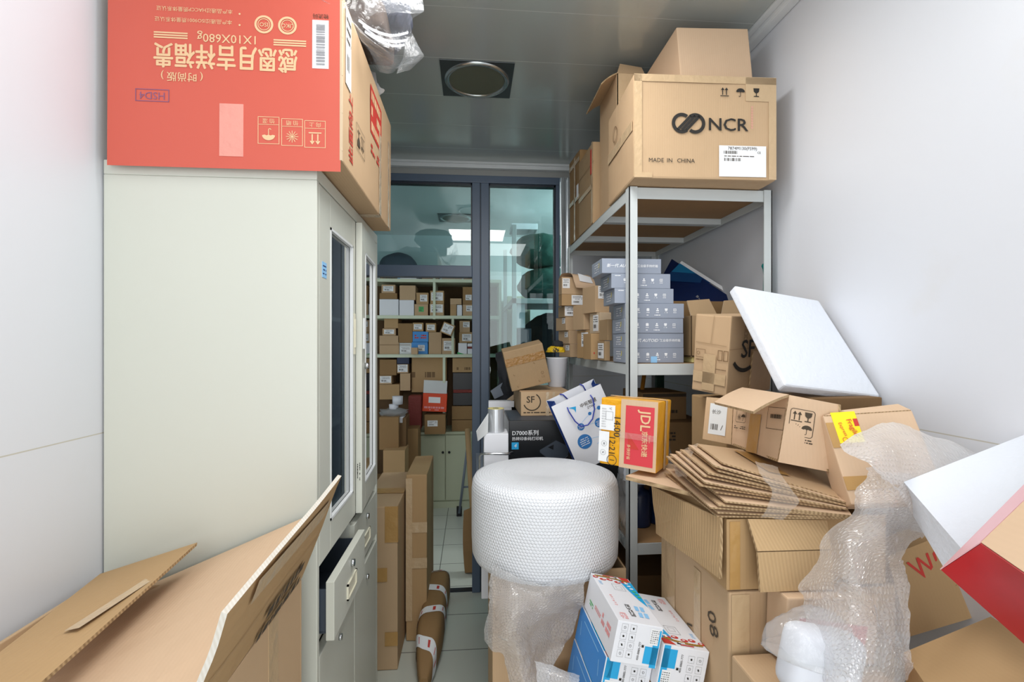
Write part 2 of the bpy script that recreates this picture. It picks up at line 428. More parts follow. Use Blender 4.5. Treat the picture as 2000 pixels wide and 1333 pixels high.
def ic_sun():
    g = G2()
    for i in range(12):
        a = R(i * 30); g.line(.12 * math.cos(a), .12 * math.sin(a), .48 * math.cos(a), .48 * math.sin(a), .05)
    g.disc(0, 0, .1, 12); return g


def ic_recycle():
    g = G2()
    for i in range(3):
        a = R(90 + 120 * i); b = R(90 + 120 * (i + .75)); g.line(.45 * math.cos(a), .45 * math.sin(a), .45 * math.cos(b), .45 * math.sin(b), .12)
    return g


class MB:
    def __init__(s): s.v = []; s.f = []; s.m = []; s.sm = []; s.uv = None
    def add(s, vs, fs, mi=0, smooth=False, uvs=None):
        b = len(s.v); s.v += [tuple(p) for p in vs]
        for i, f in enumerate(fs):
            s.f.append(tuple(j + b for j in f)); s.m.append(mi[i] if isinstance(mi, (list, tuple)) else mi); s.sm.append(smooth)
        if uvs is not None:
            if s.uv is None: s.uv = {}
            for i, q in enumerate(uvs): s.uv[b + i] = q
        return s
    def box(s, x0, x1, y0, y1, z0, z1, mi=0, bev=0., seg=2, cuts=0, dent=0., M=None, seed=0, smooth=False):
        bm = bmesh.new(); bmesh.ops.create_cube(bm, size=1)
        for v in bm.verts:
            v.co = Vector(((x0 + x1) / 2 + v.co.x * (x1 - x0), (y0 + y1) / 2 + v.co.y * (y1 - y0), (z0 + z1) / 2 + v.co.z * (z1 - z0)))
        if bev: bmesh.ops.bevel(bm, geom=bm.edges[:], offset=bev, segments=seg, affect='EDGES', profile=.6)
        if cuts:
            bmesh.ops.subdivide_edges(bm, edges=[e for e in bm.edges if e.calc_length() > .03], cuts=cuts, use_grid_fill=True)
        if dent:
            c = Vector(((x0 + x1) / 2, (y0 + y1) / 2, (z0 + z1) / 2))
            for v in bm.verts:
                n = noise.noise(v.co * 9 + Vector((seed * 3.1, seed * 1.7, 0)))
                v.co -= (v.co - c).normalized() * dent * (n + .8)
        bm.verts.ensure_lookup_table()
        vs = [(M @ v.co if M else v.co)[:] for v in bm.verts]; fs = [tuple(v.index for v in f.verts) for f in bm.faces]
        bm.free(); return s.add(vs, fs, mi, smooth)
    def plate(s, q, t, n=6, m=6, bend=0., mi=(0, 0, 1), wob=0., seed=0):
        """board of thickness t over quad q=(a,b,c,d); bend bows it along its normal"""
        a, b, c, d = [Vector(p) for p in q]
        nr = ((b - a).cross(d - a)).normalized()
        P = []; Q = []
        for j in range(m + 1):
            for i in range(n + 1):
                u, v = i / n, j / m
                p = (a * (1 - u) + b * u) * (1 - v) + (d * (1 - u) + c * u) * v
                p = p + nr * (bend * 4 * v * (1 - v) + wob * noise.noise(Vector((u * 2.3 + seed, v * 2.1, seed * 1.3))))
                P.append(p); Q.append(p - nr * t)
        k = len(P); vs = P + Q; fs = []; ms = []
        ix = lambda i, j: j * (n + 1) + i
        for j in range(m):
            for i in range(n):
                fs.append((ix(i, j), ix(i + 1, j), ix(i + 1, j + 1), ix(i, j + 1))); ms.append(mi[0])
                fs.append((k + ix(i, j + 1), k + ix(i + 1, j + 1), k + ix(i + 1, j), k + ix(i, j))); ms.append(mi[1])
        rim = [ix(i, 0) for i in range(n + 1)] + [ix(n, j) for j in range(1, m + 1)] + [ix(i, m) for i in range(n - 1, -1, -1)] + [ix(0, j) for j in range(m - 1, 0, -1)]
        for x, y in zip(rim, rim[1:] + rim[:1]):
            fs.append((y, x, k + x, k + y)); ms.append(mi[2])
        return s.add(vs, fs, ms)
    def hexa(s, q, d, mi=0, sub=0):
        """solid with front face q (4 pts) and back face q+d (vector or 4 pts)"""
        q = [Vector(p) for p in q]
        b = [Vector(p) for p in d] if isinstance(d, list) else [p + Vector(d) for p in q]
        if sub:
            P = q + b
            for f in ((0, 1, 2, 3), (7, 6, 5, 4), (0, 4, 5, 1), (1, 5, 6, 2), (2, 6, 7, 3), (3, 7, 4, 0)):
                a_, b_, c_, d_ = [P[i] for i in f]; vs = []
                for j in range(sub + 1):
                    for i in range(sub + 1):
                        u, v = i / sub, j / sub; vs.append((a_ * (1 - u) + b_ * u) * (1 - v) + (d_ * (1 - u) + c_ * u) * v)
                s.add(vs, [(j * (sub + 1) + i, j * (sub + 1) + i + 1, (j + 1) * (sub + 1) + i + 1, (j + 1) * (sub + 1) + i) for j in range(sub) for i in range(sub)], mi, True)
            return s
        return s.add(q + b, [(0, 1, 2, 3), (7, 6, 5, 4), (0, 4, 5, 1), (1, 5, 6, 2), (2, 6, 7, 3), (3, 7, 4, 0)], mi)
    def tube(s, pts, r, n=8, mi=0, cap=True, closed=False):
        pts = [Vector(p) for p in pts]; k = len(pts); vs = []; fs = []
        up = None
        for i, p in enumerate(pts):
            t = (pts[(i + 1) % k if closed else min(i + 1, k - 1)] - pts[i - 1 if closed else max(i - 1, 0)]).normalized()
            if up is None: up = t.orthogonal().normalized()
            up = (up - t * up.dot(t)).normalized(); sd = t.cross(up)
            rr = r[i] if isinstance(r, (list, tuple)) else r
            vs += [p + (up * math.cos(2 * math.pi * j / n) + sd * math.sin(2 * math.pi * j / n)) * rr for j in range(n)]
        for i in range(k if closed else k - 1):
            i2 = (i + 1) % k
            for j in range(n): fs.append((i * n + j, i * n + (j + 1) % n, i2 * n + (j + 1) % n, i2 * n + j))
        s.add(vs, fs, mi, True)
        if cap and not closed:
            b = len(s.v) - len(vs); s.f += [tuple(b + j for j in range(n))[::-1], tuple(b + (k - 1) * n + j for j in range(n))]; s.m += [mi, mi]; s.sm += [False, False]
        return s
    def lathe(s, prof, c=(0, 0, 0), n=32, mi=0, smooth=True, uvr=None, arc=None):
        vs = []; fs = []; uv = []; L = 0
        for i, (r, z) in enumerate(prof):
            if i: L += math.hypot(r - prof[i - 1][0], z - prof[i - 1][1])
            for j in range(n + 1):
                a = 2 * math.pi * j / n; vs.append((c[0] + r * math.cos(a), c[1] + r * math.sin(a), c[2] + z)); uv.append((a * (uvr or r), L))
        for i in range(len(prof) - 1):
            for j in range(n): fs.append((i * (n + 1) + j, i * (n + 1) + j + 1, (i + 1) * (n + 1) + j + 1, (i + 1) * (n + 1) + j))
        return s.add(vs, fs, mi, smooth, uv if uvr else None)
    def art(s, g, fr, mi, eps=.0006):
        o, u, v = [Vector(x) for x in fr]; n = u.cross(v).normalized()
        return s.add([o + u * p[0] + v * p[1] + n * (eps + (p[2] if len(p) > 2 else 0)) for p in g.v], g.f, mi)
    def sheet(s, rows, mi=0, sub=10, wob=0., freq=9., seed=0, smooth=True):
        """draped film through a grid of points (Catmull-Rom both ways)"""
        rows = [[Vector(p) for p in r] for r in rows]
        cr = lambda a, b, c, d, t: .5 * ((2 * b) + (c - a) * t + (2 * a - 5 * b + 4 * c - d) * t * t + (3 * b - a - 3 * c + d) * t ** 3)
        def ref(r):
            o = []
            for i in range(len(r) - 1):
                a, b, c, d = r[max(i - 1, 0)], r[i], r[i + 1], r[min(i + 2, len(r) - 1)]
                o += [cr(a, b, c, d, k / sub) for k in range(sub)]
            return o + [r[-1]]
        g = [ref(r) for r in rows]; cols = [ref([g[j][i] for j in range(len(g))]) for i in range(len(g[0]))]
        n, m = len(cols), len(cols[0]); vs = []; uv = []
        for j in range(m):
            U = 0
            for i in range(n):
                p = cols[i][j]
                if i: U += (p - cols[i - 1][j]).length
                V = sum((cols[i][q] - cols[i][q - 1]).length for q in range(1, j + 1)) if i == 0 else V0
                if i == 0: V0 = V
                uv.append((U, V0))
                if wob:
                    q = p * freq + Vector((seed, 0, 0)); p = p + Vector((noise.noise(q), noise.noise(q + Vector((7, 3, 1))), noise.noise(q + Vector((2, 9, 5))))) * wob
                    q = q * 3.3; k = 1 - 2 * abs(noise.noise(q)); p = p + Vector((k, noise.noise(q + Vector((4, 1, 6))), k)) * wob * .3
                vs.append(p)
        fs = [(j * n + i, j * n + i + 1, (j + 1) * n + i + 1, (j + 1) * n + i) for j in range(m - 1) for i in range(n - 1)]
        return s.add(vs, fs, mi, smooth, uv)
    def blob(s, c, rad, mi=0, sub=4, amp=.2, freq=3., seed=0, flat=None, M=None):
        bm = bmesh.new(); bmesh.ops.create_icosphere(bm, subdivisions=sub, radius=1)
        vs = []
        for v in bm.verts:
            d = v.co.normalized(); k = 1 + amp * (noise.noise(d * freq + Vector((seed * 5.3, seed, 0))) + .5 * noise.noise(d * freq * 2.7 + Vector((seed, 0, 3))))
            p = Vector((d.x * rad[0], d.y * rad[1], d.z * rad[2])) * k
            if flat is not None: p.z = max(p.z, flat)
            if M: p = M @ p
            vs.append(p + Vector(c))
        fs = [tuple(v.index for v in f.verts) for f in bm.faces]; bm.free()
        return s.add(vs, fs, mi, True)
    def build(s, name, mats, parent=None, label=None, M=None):
        me = bpy.data.meshes.new(name); me.from_pydata([Vector(p)[:] for p in s.v], [], s.f)
        for m in ([mats] if isinstance(mats, str) else mats): me.materials.append(MAT[m])
        me.polygons.foreach_set('material_index', s.m); me.polygons.foreach_set('use_smooth', s.sm)
        if s.uv:
            lay = me.uv_layers.new(name='UVMap')
            for l in me.loops: lay.data[l.index].uv = s.uv.get(l.vertex_index, (0, 0))
        me.update()
        o = bpy.data.objects.new(name, me); C.objects.link(o)
        if parent: o.parent = parent
        if M: o.matrix_local = M
        if label: o['label'] = label
        return o


def tag(o, label=None, cat=None, group=None, kind=None):
    for k, v in (('label', label), ('category', cat), ('group', group), ('kind', kind)):
        if v: o[k] = v
    return o


def thing(name, label, cat, loc=(0, 0, 0), rot=(0, 0, 0), group=None):
    o = bpy.data.objects.new(name, None); C.objects.link(o); o.empty_display_size = .05
    o.location = loc; o.rotation_euler = [R(a) for a in rot]
    return tag(o, label, cat, group)


def copy_tree(o, parent=None):
    c = o.copy(); C.objects.link(c)
    if parent: c.parent = parent
    for ch in list(o.children): copy_tree(ch, c)
    return c


def struct(name, mb, mats, parent=None):
    o = mb.build(name, mats, parent)
    if not parent: o['kind'] = 'structure'
    return o


def fr(f, w, d, h):
    """face frames of a carton whose base centre is the origin"""
    return {'F': ((0, -d / 2, h / 2), (1, 0, 0), (0, 0, 1)), 'B': ((0, d / 2, h / 2), (-1, 0, 0), (0, 0, 1)),
            'L': ((-w / 2, 0, h / 2), (0, -1, 0), (0, 0, 1)), 'R': ((w / 2, 0, h / 2), (0, 1, 0), (0, 0, 1)),
            'T': ((0, 0, h), (1, 0, 0), (0, 1, 0)), 'D': ((0, 0, 0), (1, 0, 0), (0, -1, 0))}[f]


def strip(mb, f, w, d, h, u0, v0, u1, v1, mi=0, t=.0008):
    """thin tape or sticker lying on a face"""
    o, u, v = [Vector(x) for x in fr(f, w, d, h)]; n = u.cross(v)
    q = [o + u * a + v * b + n * .0004 for a, b in ((u0, v0), (u1, v0), (u1, v1), (u0, v1))]
    return mb.hexa([p + n * t for p in q], -n * t, mi)


def carton(name, label, cat, dims, base=None, rot=(0, 0, 0), mat='kraft', group=None, center=None, prints=(), labels=(), tapes=(), bev=.003, cuts=0, dent=0., tape_mat='tape_tan', seams=(), seed=0, simple=False, mats=None):
    w, d, h = dims
    if center is not None:
        base = Vector(center) - Euler([R(a) for a in rot]).to_matrix() @ Vector((0, 0, h / 2))
    one = not labels and not tapes
    mb = MB(); mb.box(-w / 2, w / 2, -d / 2, d / 2, 0, h, 0, bev, 2, cuts, dent, seed=seed)
    ml = [mat]
    for f, u0, v0, u1, v1 in seams:      # narrow gap between two flaps
        g = G2(); g.line(u0, v0, u1, v1, .0022)
        if 'ink_brown' not in ml: ml.append('ink_brown')
        mb.art(g, fr(f, w, d, h), ml.index('ink_brown'), .0004)
    for p in prints:
        f, g, pm = p[:3]
        if pm not in ml: ml.append(pm)
        mb.art(g, fr(f, w, d, h), ml.index(pm), p[3] if len(p) > 3 else .0007)
    if one:
        o = mb.build(name, ml); o.location = base; o.rotation_euler = [R(a) for a in rot]
        return tag(o, label, cat, group)
    t = thing(name, label, cat, base, rot, group)
    mb.build('box_body', ml, t)
    for tp in tapes:
        for i, (f, u0, v0, u1, v1) in enumerate(tp):
            m = MB(); strip(m, f, w, d, h, u0, v0, u1, v1, 0, .0007 + .0003 * i); m.build('tape', tape_mat, t)
    for lb in labels:
        f, u, v, lw, lh, sd = lb[:6]; lm = lb[6] if len(lb) > 6 else 'paper'
        m = MB(); strip(m, f, w, d, h, u - lw / 2, v - lh / 2, u + lw / 2, v + lh / 2)
        g = G2()
        if sd:
            g.dashes(u, v + lh * .22, lw * .8, lh * .4, 3, sd); g.bars(u - lw * .12, v - lh * .2, lw * .5, lh * .22, sd, 12)
            if sd % 2: g.dashes(u + lw * .1, v - lh * .4, lw * .5, lh * .1, 1, sd + 3)
        m.art(g, fr(f, w, d, h), 1, .0018)
        m.build('label', [lm, 'ink_dark'], t, {'paper': 'white paper label', 'ink_green': 'green sticker', 'paper_yellow': 'yellow sticker'}.get(lm, 'paper label'))
    return t


def qfr(q):
    """frame of a quad given bottom-left, bottom-right, top-right, top-left"""
    a, b, c, d = [Vector(p) for p in q]
    u = ((b - a) + (c - d)).normalized(); v = ((d - a) + (c - b)); v = (v - u * v.dot(u)).normalized()
    return ((a + b + c + d) / 4, u, v)


def solid(name, mat, *b, bev=0.):
    m = MB()
    for q in b: m.box(*q, bev=bev)
    return struct(name, m, mat)


# ================================================================== the room
solid('floor', 'floor_tile', (-1.7, 1.4, -1.6, 4.75, -.1, 0))
solid('ceiling', 'ceiling_panel', (-.86, 1.06, -1.6, 2.86, 2.45, 2.52))
solid('ceiling_back_room', 'far_ceiling', (-1.7, 1.4, 2.86, 4.75, 2.45, 2.52))
solid('wall_left', 'wall_panel', (-.86, -.76, -1.6, 2.86, 0, 2.45))
solid('wall_right', 'wall_panel', (.96, 1.06, -1.6, 2.86, 0, 2.45))
solid('wall_partition', 'wall_panel', (.578, .96, 2.79, 2.86, 0, 2.45))
solid('wall_header', 'header_grey', (-.76, .578, 2.79, 2.86, 2.386, 2.45))
solid('wall_far', 'far_wall', (-1.7, 1.4, 4.64, 4.75, 0, 2.45))
solid('wall_back_room_left', 'far_wall', (-1.7, -1.6, 2.86, 4.64, 0, 2.45))
solid('wall_back_room_right', 'far_wall', (1.3, 1.4, 2.86, 4.64, 0, 2.45))
m = MB()
m.box(-.76, .96, 2.755, 2.79, 2.418, 2.45, bev=.004); m.box(-.76, .96, 2.745, 2.755, 2.438, 2.45)
struct('trim_1', m, 'trim_white')
m = MB()
m.box(.925, .96, -1.6, 2.75, 2.425, 2.45, bev=.006); m.box(.905, .925, -1.6, 2.75, 2.441, 2.45, bev=.002)
struct('trim_2', m, 'trim_white')
m = MB()
m.box(.514, .535, 2.775, 2.79, 0, 2.386, bev=.003); m.box(.55, .578, 2.77, 2.79, 0, 2.386, bev=.004)
m.box(.535, .55, 2.786, 2.79, 0, 2.386)
struct('trim_3', m, 'alu_bright')
# blue-grey aluminium partition: doorway with transom, and a fixed side light
m = MB()
m.box(-.76, .511, 2.785, 2.855, 2.345, 2.386, 0, .003); m.box(-.75, .487, 2.80, 2.84, 2.333, 2.346, 1)
m.box(-.76, -.70, 2.785, 2.855, 0, 2.345, 0, .003)
m.box(.003, .049, 2.785, 2.855, 0, 2.345, 0, .003); m.box(.053, .099, 2.785, 2.855, 0, 2.345, 0, .003); m.box(.048, .054, 2.795, 2.855, 0, 2.345, 1)
m.box(.487, .511, 2.785, 2.855, 0, 2.345, 0, .003); m.box(.478, .488, 2.80, 2.84, .1, 2.345, 1)
m.box(.099, .106, 2.80, 2.84, .1, 2.345, 1); m.box(-.004, .003, 2.80, 2.84, 1.869, 2.345, 1)
m.box(-.70, .003, 2.785, 2.855, 1.804, 1.869, 0, .003); m.box(.099, .487, 2.785, 2.855, 0, .1, 0, .003)
m.box(-.70, .003, 2.80, 2.84, 0, .006, 1)
wn = struct('window_1', m, ['alu_blue', 'alu_dark'])
m = MB(); m.box(-.70, .0, 2.817, 2.822, 1.869, 2.34); m.build('pane', 'pane', wn)
m = MB(); m.box(.099, .487, 2.817, 2.822, .1, 2.34); m.build('pane', 'pane', wn)

# ceiling lights
def ceiling_light(x, y, r, label):
    t = thing('ceiling_light', label, 'ceiling light', (x, y, 2.45), group='round ceiling lights')
    m = MB(); m.box(-.137, .137, -.128, .128, -.004, 0, bev=.001); m.build('plate', 'lamp_plate', t)
    m = MB(); m.lathe([(r - .012, -.004), (r - .012, -.008), (r - .004, -.013), (r + .006, -.010), (r + .008, -.004)], n=48); m.build('ring', 'lamp_ring', t)
    m = MB(); m.lathe([(.0001, -.0045), (r * .6, -.0052), (r - .012, -.0065)], n=48); m.build('diffuser', 'lamp_glass', t)
ceiling_light(.021, 1.897, .118, 'round unlit ceiling lamp on a square dark metal plate')
ceiling_light(-.13, 3.98, .118, 'round ceiling lamp of the back room seen through the glass above the doorway')

# ================================================================== filing cabinet
cb = thing('filing_cabinet', 'tall cream metal filing cabinet with glass doors, carrying the red box', 'cabinet', (-.757, 1.07, 0))
W, D, H = .428, .668, 1.8
m = MB()
m.box(0, W, 0, .016, 0, H - .03, 0, .002); m.box(0, W, D - .016, D, 0, H - .03, 0, .002)
m.box(0, W, 0, D, H - .03, H, 0, .002)
m.box(0, .012, .016, D - .016, .05, H - .03, 2); m.box(.012, W, .016, D - .016, 0, .05, 0)
m.box(.012, W - .02, .016, D - .016, .74, .755, 0); m.box(.012, W - .02, .016, D - .016, .915, .93, 0)
m.box(.02, W - .012, .325, .333, .755, .915, 0)
m.build('carcass', ['cab_paint', 'cab_edge', 'cab_dark'], cb)
for z in (1.2, 1.48):
    m = MB(); m.box(.014, W - .035, .018, D - .018, z, z + .012); m.build('shelf', 'cab_edge', cb)


def glass_door(y0, y1, z0, z1, sticker, ang, hinge):
    w_ = y1 - y0
    m = MB(); b0, b1, b2, b3 = .082 if sticker else .06, .03, .075, .07    # near stile, far stile, top, bottom
    x0, x1 = -.018, 0
    m.box(x0, x1, 0, b0, 0, z1 - z0, bev=.002); m.box(x0, x1, w_ - b1, w_, 0, z1 - z0, bev=.002)
    m.box(x0, x1, b0, w_ - b1, z1 - z0 - b2, z1 - z0, bev=.002); m.box(x0, x1, b0, w_ - b1, 0, b3, bev=.002)
    o = m.build('glass_door', 'cab_paint', cb)
    M = Matrix.Translation((W, y0, z0))
    if ang: M = Matrix.Translation((W, y1, z0)) @ Matrix.Rotation(R(ang), 4, 'Z') @ Matrix.Translation((0, -w_, 0))
    o.matrix_local = M
    m = MB(); m.box(-.012, -.008, b0 - .004, w_ - b1 + .004, b3 - .004, z1 - z0 - b2 + .004); m.build('glass', 'cabinet_pane', o)
    m = MB(); t_ = .006
    for q in ((b0, b0 + t_, b3, z1 - z0 - b2), (w_ - b1 - t_, w_ - b1, b3, z1 - z0 - b2), (b0, w_ - b1, b3, b3 + t_), (b0, w_ - b1, z1 - z0 - b2 - t_, z1 - z0 - b2)):
        m.box(-.007, .0015, *q)
    m.build('bead', 'cab_edge', o)
    if sticker:
        m = MB(); m.box(0, .0008, .018, .05, z1 - z0 - .2, z1 - z0 - .165); g = G2(); g.dashes(0, 0, .026, .026, 3, 4)
        m.art(g, ((0, .034, z1 - z0 - .1825), (0, 1, 0), (0, 0, 1)), 1, .001); m.build('sticker', ['ink_sky', 'ink_navy'], o, 'pale blue sticker')
        m = MB(); m.box(0, .003, w_ - .024, w_ - .008, .455, .57, bev=.001); m.box(0, .005, w_ - .019, w_ - .013, .475, .555); m.build('lock_plate', 'cream_plastic', o)
    else:
        m = MB(); m.tube([(.0, .05, .42), (.012, .05, .42)], .009, 12); m.build('lock', 'chrome', o)
        m = MB(); m.box(0, .004, .02, .034, .47, .56, bev=.001); m.build('handle', 'cab_edge', o)
        g = G2(); g.dashes(0, 0, .05, .012, 2, 8); m = MB(); m.art(g, ((-.009, -.0006, .12), (0, 0, 1), (-1, 0, 0)), 0, .0005); m.build('scribble', 'ink_black', o)


glass_door(.017, .345, .935, 1.767, True, 0, 0)
glass_door(.352, .651, .935, 1.767, False, 3.2, 0)


def drawer(y0, y1, z0, z1, out):
    m = MB(); m.box(-.018, 0, 0, y1 - y0, 0, z1 - z0, bev=.0015)
    o = m.build('drawer', 'cab_paint', cb); o.location = (W + out, y0, z0); h = z1 - z0; w_ = y1 - y0
    m = MB(); m.box(-.33, -.018, .008, .012, .015, h - .02); m.box(-.33, -.018, w_ - .012, w_ - .008, .015, h - .02); m.box(-.33, -.018, .008, w_ - .008, .012, .016)
    m.build('tray', 'grey_dark', o)
    m = MB(); m.tube([(0, w_ * .5, h * .8), (.008, w_ * .5, h * .8)], .009, 14); m.build('lock', 'chrome', o)
    m = MB(); c = w_ * .5
    for q in ((c - .045, c - .04, .03, .068), (c + .04, c + .045, .03, .068), (c - .045, c + .045, .03, .034), (c - .045, c + .045, .064, .068)): m.box(-.001, .004, *q)
    m.box(-.001, .0008, c - .04, c + .04, .034, .064); m.build('recessed_handle', 'cream_plastic', o)


drawer(.018, .322, .772, .9, .031); drawer(.334, .65, .762, .908, 0)
for y0, y1 in ((.018, .331), (.335, .65)):
    m = MB(); m.box(-.018, 0, 0, y1 - y0, 0, .68, bev=.002); o = m.build('door', 'cab_paint', cb); o.location = (W, y0, .058)
    m = MB(); m.tube([(0, .157, .63), (.007, .157, .63)], .008, 12); m.build('lock', 'chrome', o)

# ================================================================== red gift-food box on the cabinet
k = .00101
px = lambda x, y: ((x - 440) * k, (135 - y) * k)
gold = G2(); white = G2(); pur = G2(); blk = G2(); pale = G2(); redp = G2()
gold.rect(*px(440, 155), .462, .372)
ink = G2()
ink.text('感恩月吉祥福贵', *px(440, 108), .054, 180, bold=.035, sx=.76)
ink.text('1X10X680g', *px(443, 72), .025, 180, bold=.01)
for dx, y in ((332, 71), (566, 75)):
    for j in (-5, 0, 5): ink.rect(*px(dx, y + j), .066, .003)
for x, s in ((514, 'ISO'), (561, 'UKO')):
    ink.ring(*px(x, 39), .0145, .019); ink.ring(*px(x, 39), .011, .0125); ink.text(s, *px(x, 39), .012, 180, bold=.02)
ink.text('本产品通过HACCP质量体系认证', *px(378, 16), .0105, 180); ink.text('本产品通过ISO9001质量体系认证', *px(376, 38), .0105, 180)
for y in (20, 43): ink.disc(*px(466, y), .002)
ink.text('( 时尚版 )', *px(354, 154), .02, 180, bold=.02)
for x, fn, t_ in ((524, ic_umbrella, '怕 湿'), (571, ic_sun, '怕 晒'), (617, ic_up, '向 上')):
    y = 258 + (x - 524) * .05
    ink.frame(*px(x, y), .042, .056, .0012); ink.rect(*px(x, y - 12), .042, .001); ink.text(t_, *px(x, y - 20), .011, 180); ink.add(fn(), *px(x, y + 9), .026, 180)
pur.frame(*px(297, 195), .064, .024, .0016); pur.text('HSD4', *px(297, 195), .021, 180)
blk.text('物流码', *px(628, 15), .011, 180)
side = G2(); side.rect(.055, .075, .16, .13)
sidek = G2()
for j in range(3): sidek.dashes(.05, .115 - j * .042, .13, .03, 1, j + 4, .8)
side.text('此面向上', -.235, -.08, .04, 90, bold=.03); side.dashes(.06, -.03, .15, .03, 2, 5, .6)
sb = G2(); sb.frame(-.14, -.07, .09, .06, .0015); sb.add(ic_glass(), -.16, -.07, .04, 180); sb.add(ic_up(), -.12, -.07, .035, 180)
rb = carton('gift_carton', 'large red carton with gold Chinese lettering upside down on the filing cabinet', 'box', (.466, .63, .364), (-.506, 1.367, 1.804), (-.4, 0, 0), 'kraft',
            prints=[('F', gold, 'red_board', .0004), ('F', ink, 'ink_gold', .0012), ('F', pur, 'ink_purple', .0012), ('F', blk, 'ink_dark', .0012),
                    ('R', side, 'ink_red', .0005), ('R', sidek, 'ink_gold', .001), ('R', sb, 'ink_dark', .0008)],
            labels=[('R', -.262, .085, .045, .17, 6)], cuts=3, dent=.0015, bev=.004)
m = MB(); strip(m, 'F', .466, .63, .364, *px(611, 125), *px(644, 24), 0); g = G2(); g.bars(*px(628, 75), .018, .088, 3, 26, False)
m.art(g, fr('F', .466, .63, .364), 1, .0022); m.build('barcode_label', ['paper', 'ink_grey'], rb, 'tall white barcode sticker')
m = MB(); strip(m, 'F', .466, .63, .364, *px(427, 314), *px(474, 206))
m.build('tape', 'tape_pink', rb, 'clear packing tape over the bottom edge')
for q in (('R', .1, -.18, .13, .06), ('D', .1, -.13, .233, -.1), ('R', .25, -.18, .275, .1)):
    m = MB(); strip(m, q[0], .466, .63, .364, *q[1:]); m.build('tape', 'tape_shine', rb, 'shiny clear tape on the side')
m = MB()
for z in (.02, .1, .18, .26, .34): m.box(.230, .2345, -.316, -.312, z, z + .006, bev=.001)
m.box(.229, .2338, -.3158, -.308, .0, .366); m.build('corner_edge', 'kraft_pale', rb)

# clothes in clear bags lying on top of it
gm = thing('folded_clothes', 'grey folded clothes with pale stripes in a clear bag hanging over the red box', 'clothes', (-.33, 1.36, 2.2))
m = MB(); m.blob((0, 0, .135), (.165, .2, .085), 0, 4, .12, 2.2, 1); m.build('fabric', 'grey_cloth', gm)
g2 = [[(-0.272, 1.2, 2.1976), (-0.2318, 1.18, 2.1622), (-0.1931, 1.2, 2.1647), (-0.1667, 1.3, 2.2373)], [(-0.2623, 1.2, 2.1857), (-0.2258, 1.18, 2.1479), (-0.1894, 1.2, 2.15), (-0.1681, 1.3, 2.2183)], [(-0.2575, 1.2, 2.1712), (-0.2217, 1.19, 2.1446), (-0.191, 1.21, 2.146), (-0.176, 1.3, 2.2044)]]
for c in g2:
    m = MB(); m.sheet([[Vector(p) - Vector(gm.location) for p in c], [Vector(p) - Vector(gm.location) + Vector((0, .004, .009)) for p in c]], 0, 8); m.build('stripe', 'white_stripe', gm)
m = MB(); m.box(-.13, .1, -.13, .06, -.03, .05, 0, .022, 4, 4, .006, smooth=True); o = m.build('brown_garment', 'brown_cloth'); o.location = (-.315, 1.36, 2.236)
tag(o, 'dark brown folded garment in the clear bag, under the striped grey clothes', 'clothes')
o = MB().sheet([[(-0.4098, 1.12, 2.219), (-0.3097, 1.08, 2.1712), (-0.2272, 1.1, 2.2041), (-0.1411, 1.25, 2.3315)],
                [(-0.3428, 1.05, 2.1607), (-0.2807, 1.06, 2.1304), (-0.2143, 1.12, 2.1789), (-0.1231, 1.25, 2.2649)],
                [(-0.3097, 1.08, 2.1679), (-0.2692, 1.1, 2.1246), (-0.2358, 1.12, 2.1188), (-0.1565, 1.25, 2.2267)],
                [(-0.3045, 1.15, 2.2004), (-0.2607, 1.15, 2.1437), (-0.1959, 1.18, 2.1177), (-0.1334, 1.3, 2.1823)],
                [(-0.2959, 1.25, 2.2063), (-0.2581, 1.25, 2.1632), (-0.1948, 1.25, 2.1211), (-0.1607, 1.35, 2.1826)],
                [(-0.2962, 1.4, 2.2307), (-0.2641, 1.38, 2.1806), (-0.2103, 1.35, 2.1564), (-0.1923, 1.42, 2.23)]], 0, 7, .008, 14).build('plastic_bag', 'bag_clear')
tag(o, 'crumpled clear plastic bag around the folded clothes on the red box', 'plastic bag')
o = MB().sheet([[(-0.2391, 1.13, 2.231), (-0.1807, 1.16, 2.2506), (-0.1281, 1.2, 2.2766)], [(-0.2403, 1.12, 2.1855), (-0.185, 1.15, 2.2073), (-0.117, 1.2, 2.2286)], [(-0.2449, 1.12, 2.1553), (-0.1967, 1.15, 2.1876), (-0.1625, 1.2, 2.226)]], 0, 7, .007, 26).build('plastic_bag', 'bag_flare')
tag(o, 'pale flaring end of the clear bag near the ceiling above the red box side', 'plastic bag')
o = MB().sheet([[(-0.1654, 1.3, 2.232), (-0.1571, 1.32, 2.2177), (-0.1513, 1.34, 2.2386)], [(-0.1787, 1.3, 2.1841), (-0.1521, 1.3, 2.1787), (-0.1283, 1.33, 2.1976)], [(-0.1999, 1.3, 2.1278), (-0.1707, 1.31, 2.1456), (-0.1529, 1.33, 2.1743)]], 0, 7, .006, 26).build('plastic_bag', 'bag_flare')
tag(o, 'pale lower corner of the clear bag sticking out over the aisle', 'plastic bag')
o = MB().sheet([[(-0.3219, 1.5, 2.2454), (-0.2832, 1.48, 2.2298)], [(-0.3067, 1.5, 2.212), (-0.2768, 1.47, 2.1896)], [(-0.2976, 1.5, 2.1877), (-0.2631, 1.46, 2.1653)], [(-0.2924, 1.52, 2.1733), (-0.2757, 1.48, 2.1629)]], 0, 7, .008, 22).build('plastic_bag', 'bag_white')
tag(o, 'small twisted end of a clear bag beside the red box top', 'plastic bag')
m = MB(); m.blob((0, 0, 0), (.14, .12, .06), 0, 4, .2, 2.6, 9); o = m.build('plastic_bag', 'bag_white'); o.location = (-.53, 1.25, 2.225)
tag(o, 'pale plastic bag bundled on the red box against the ceiling', 'plastic bag')

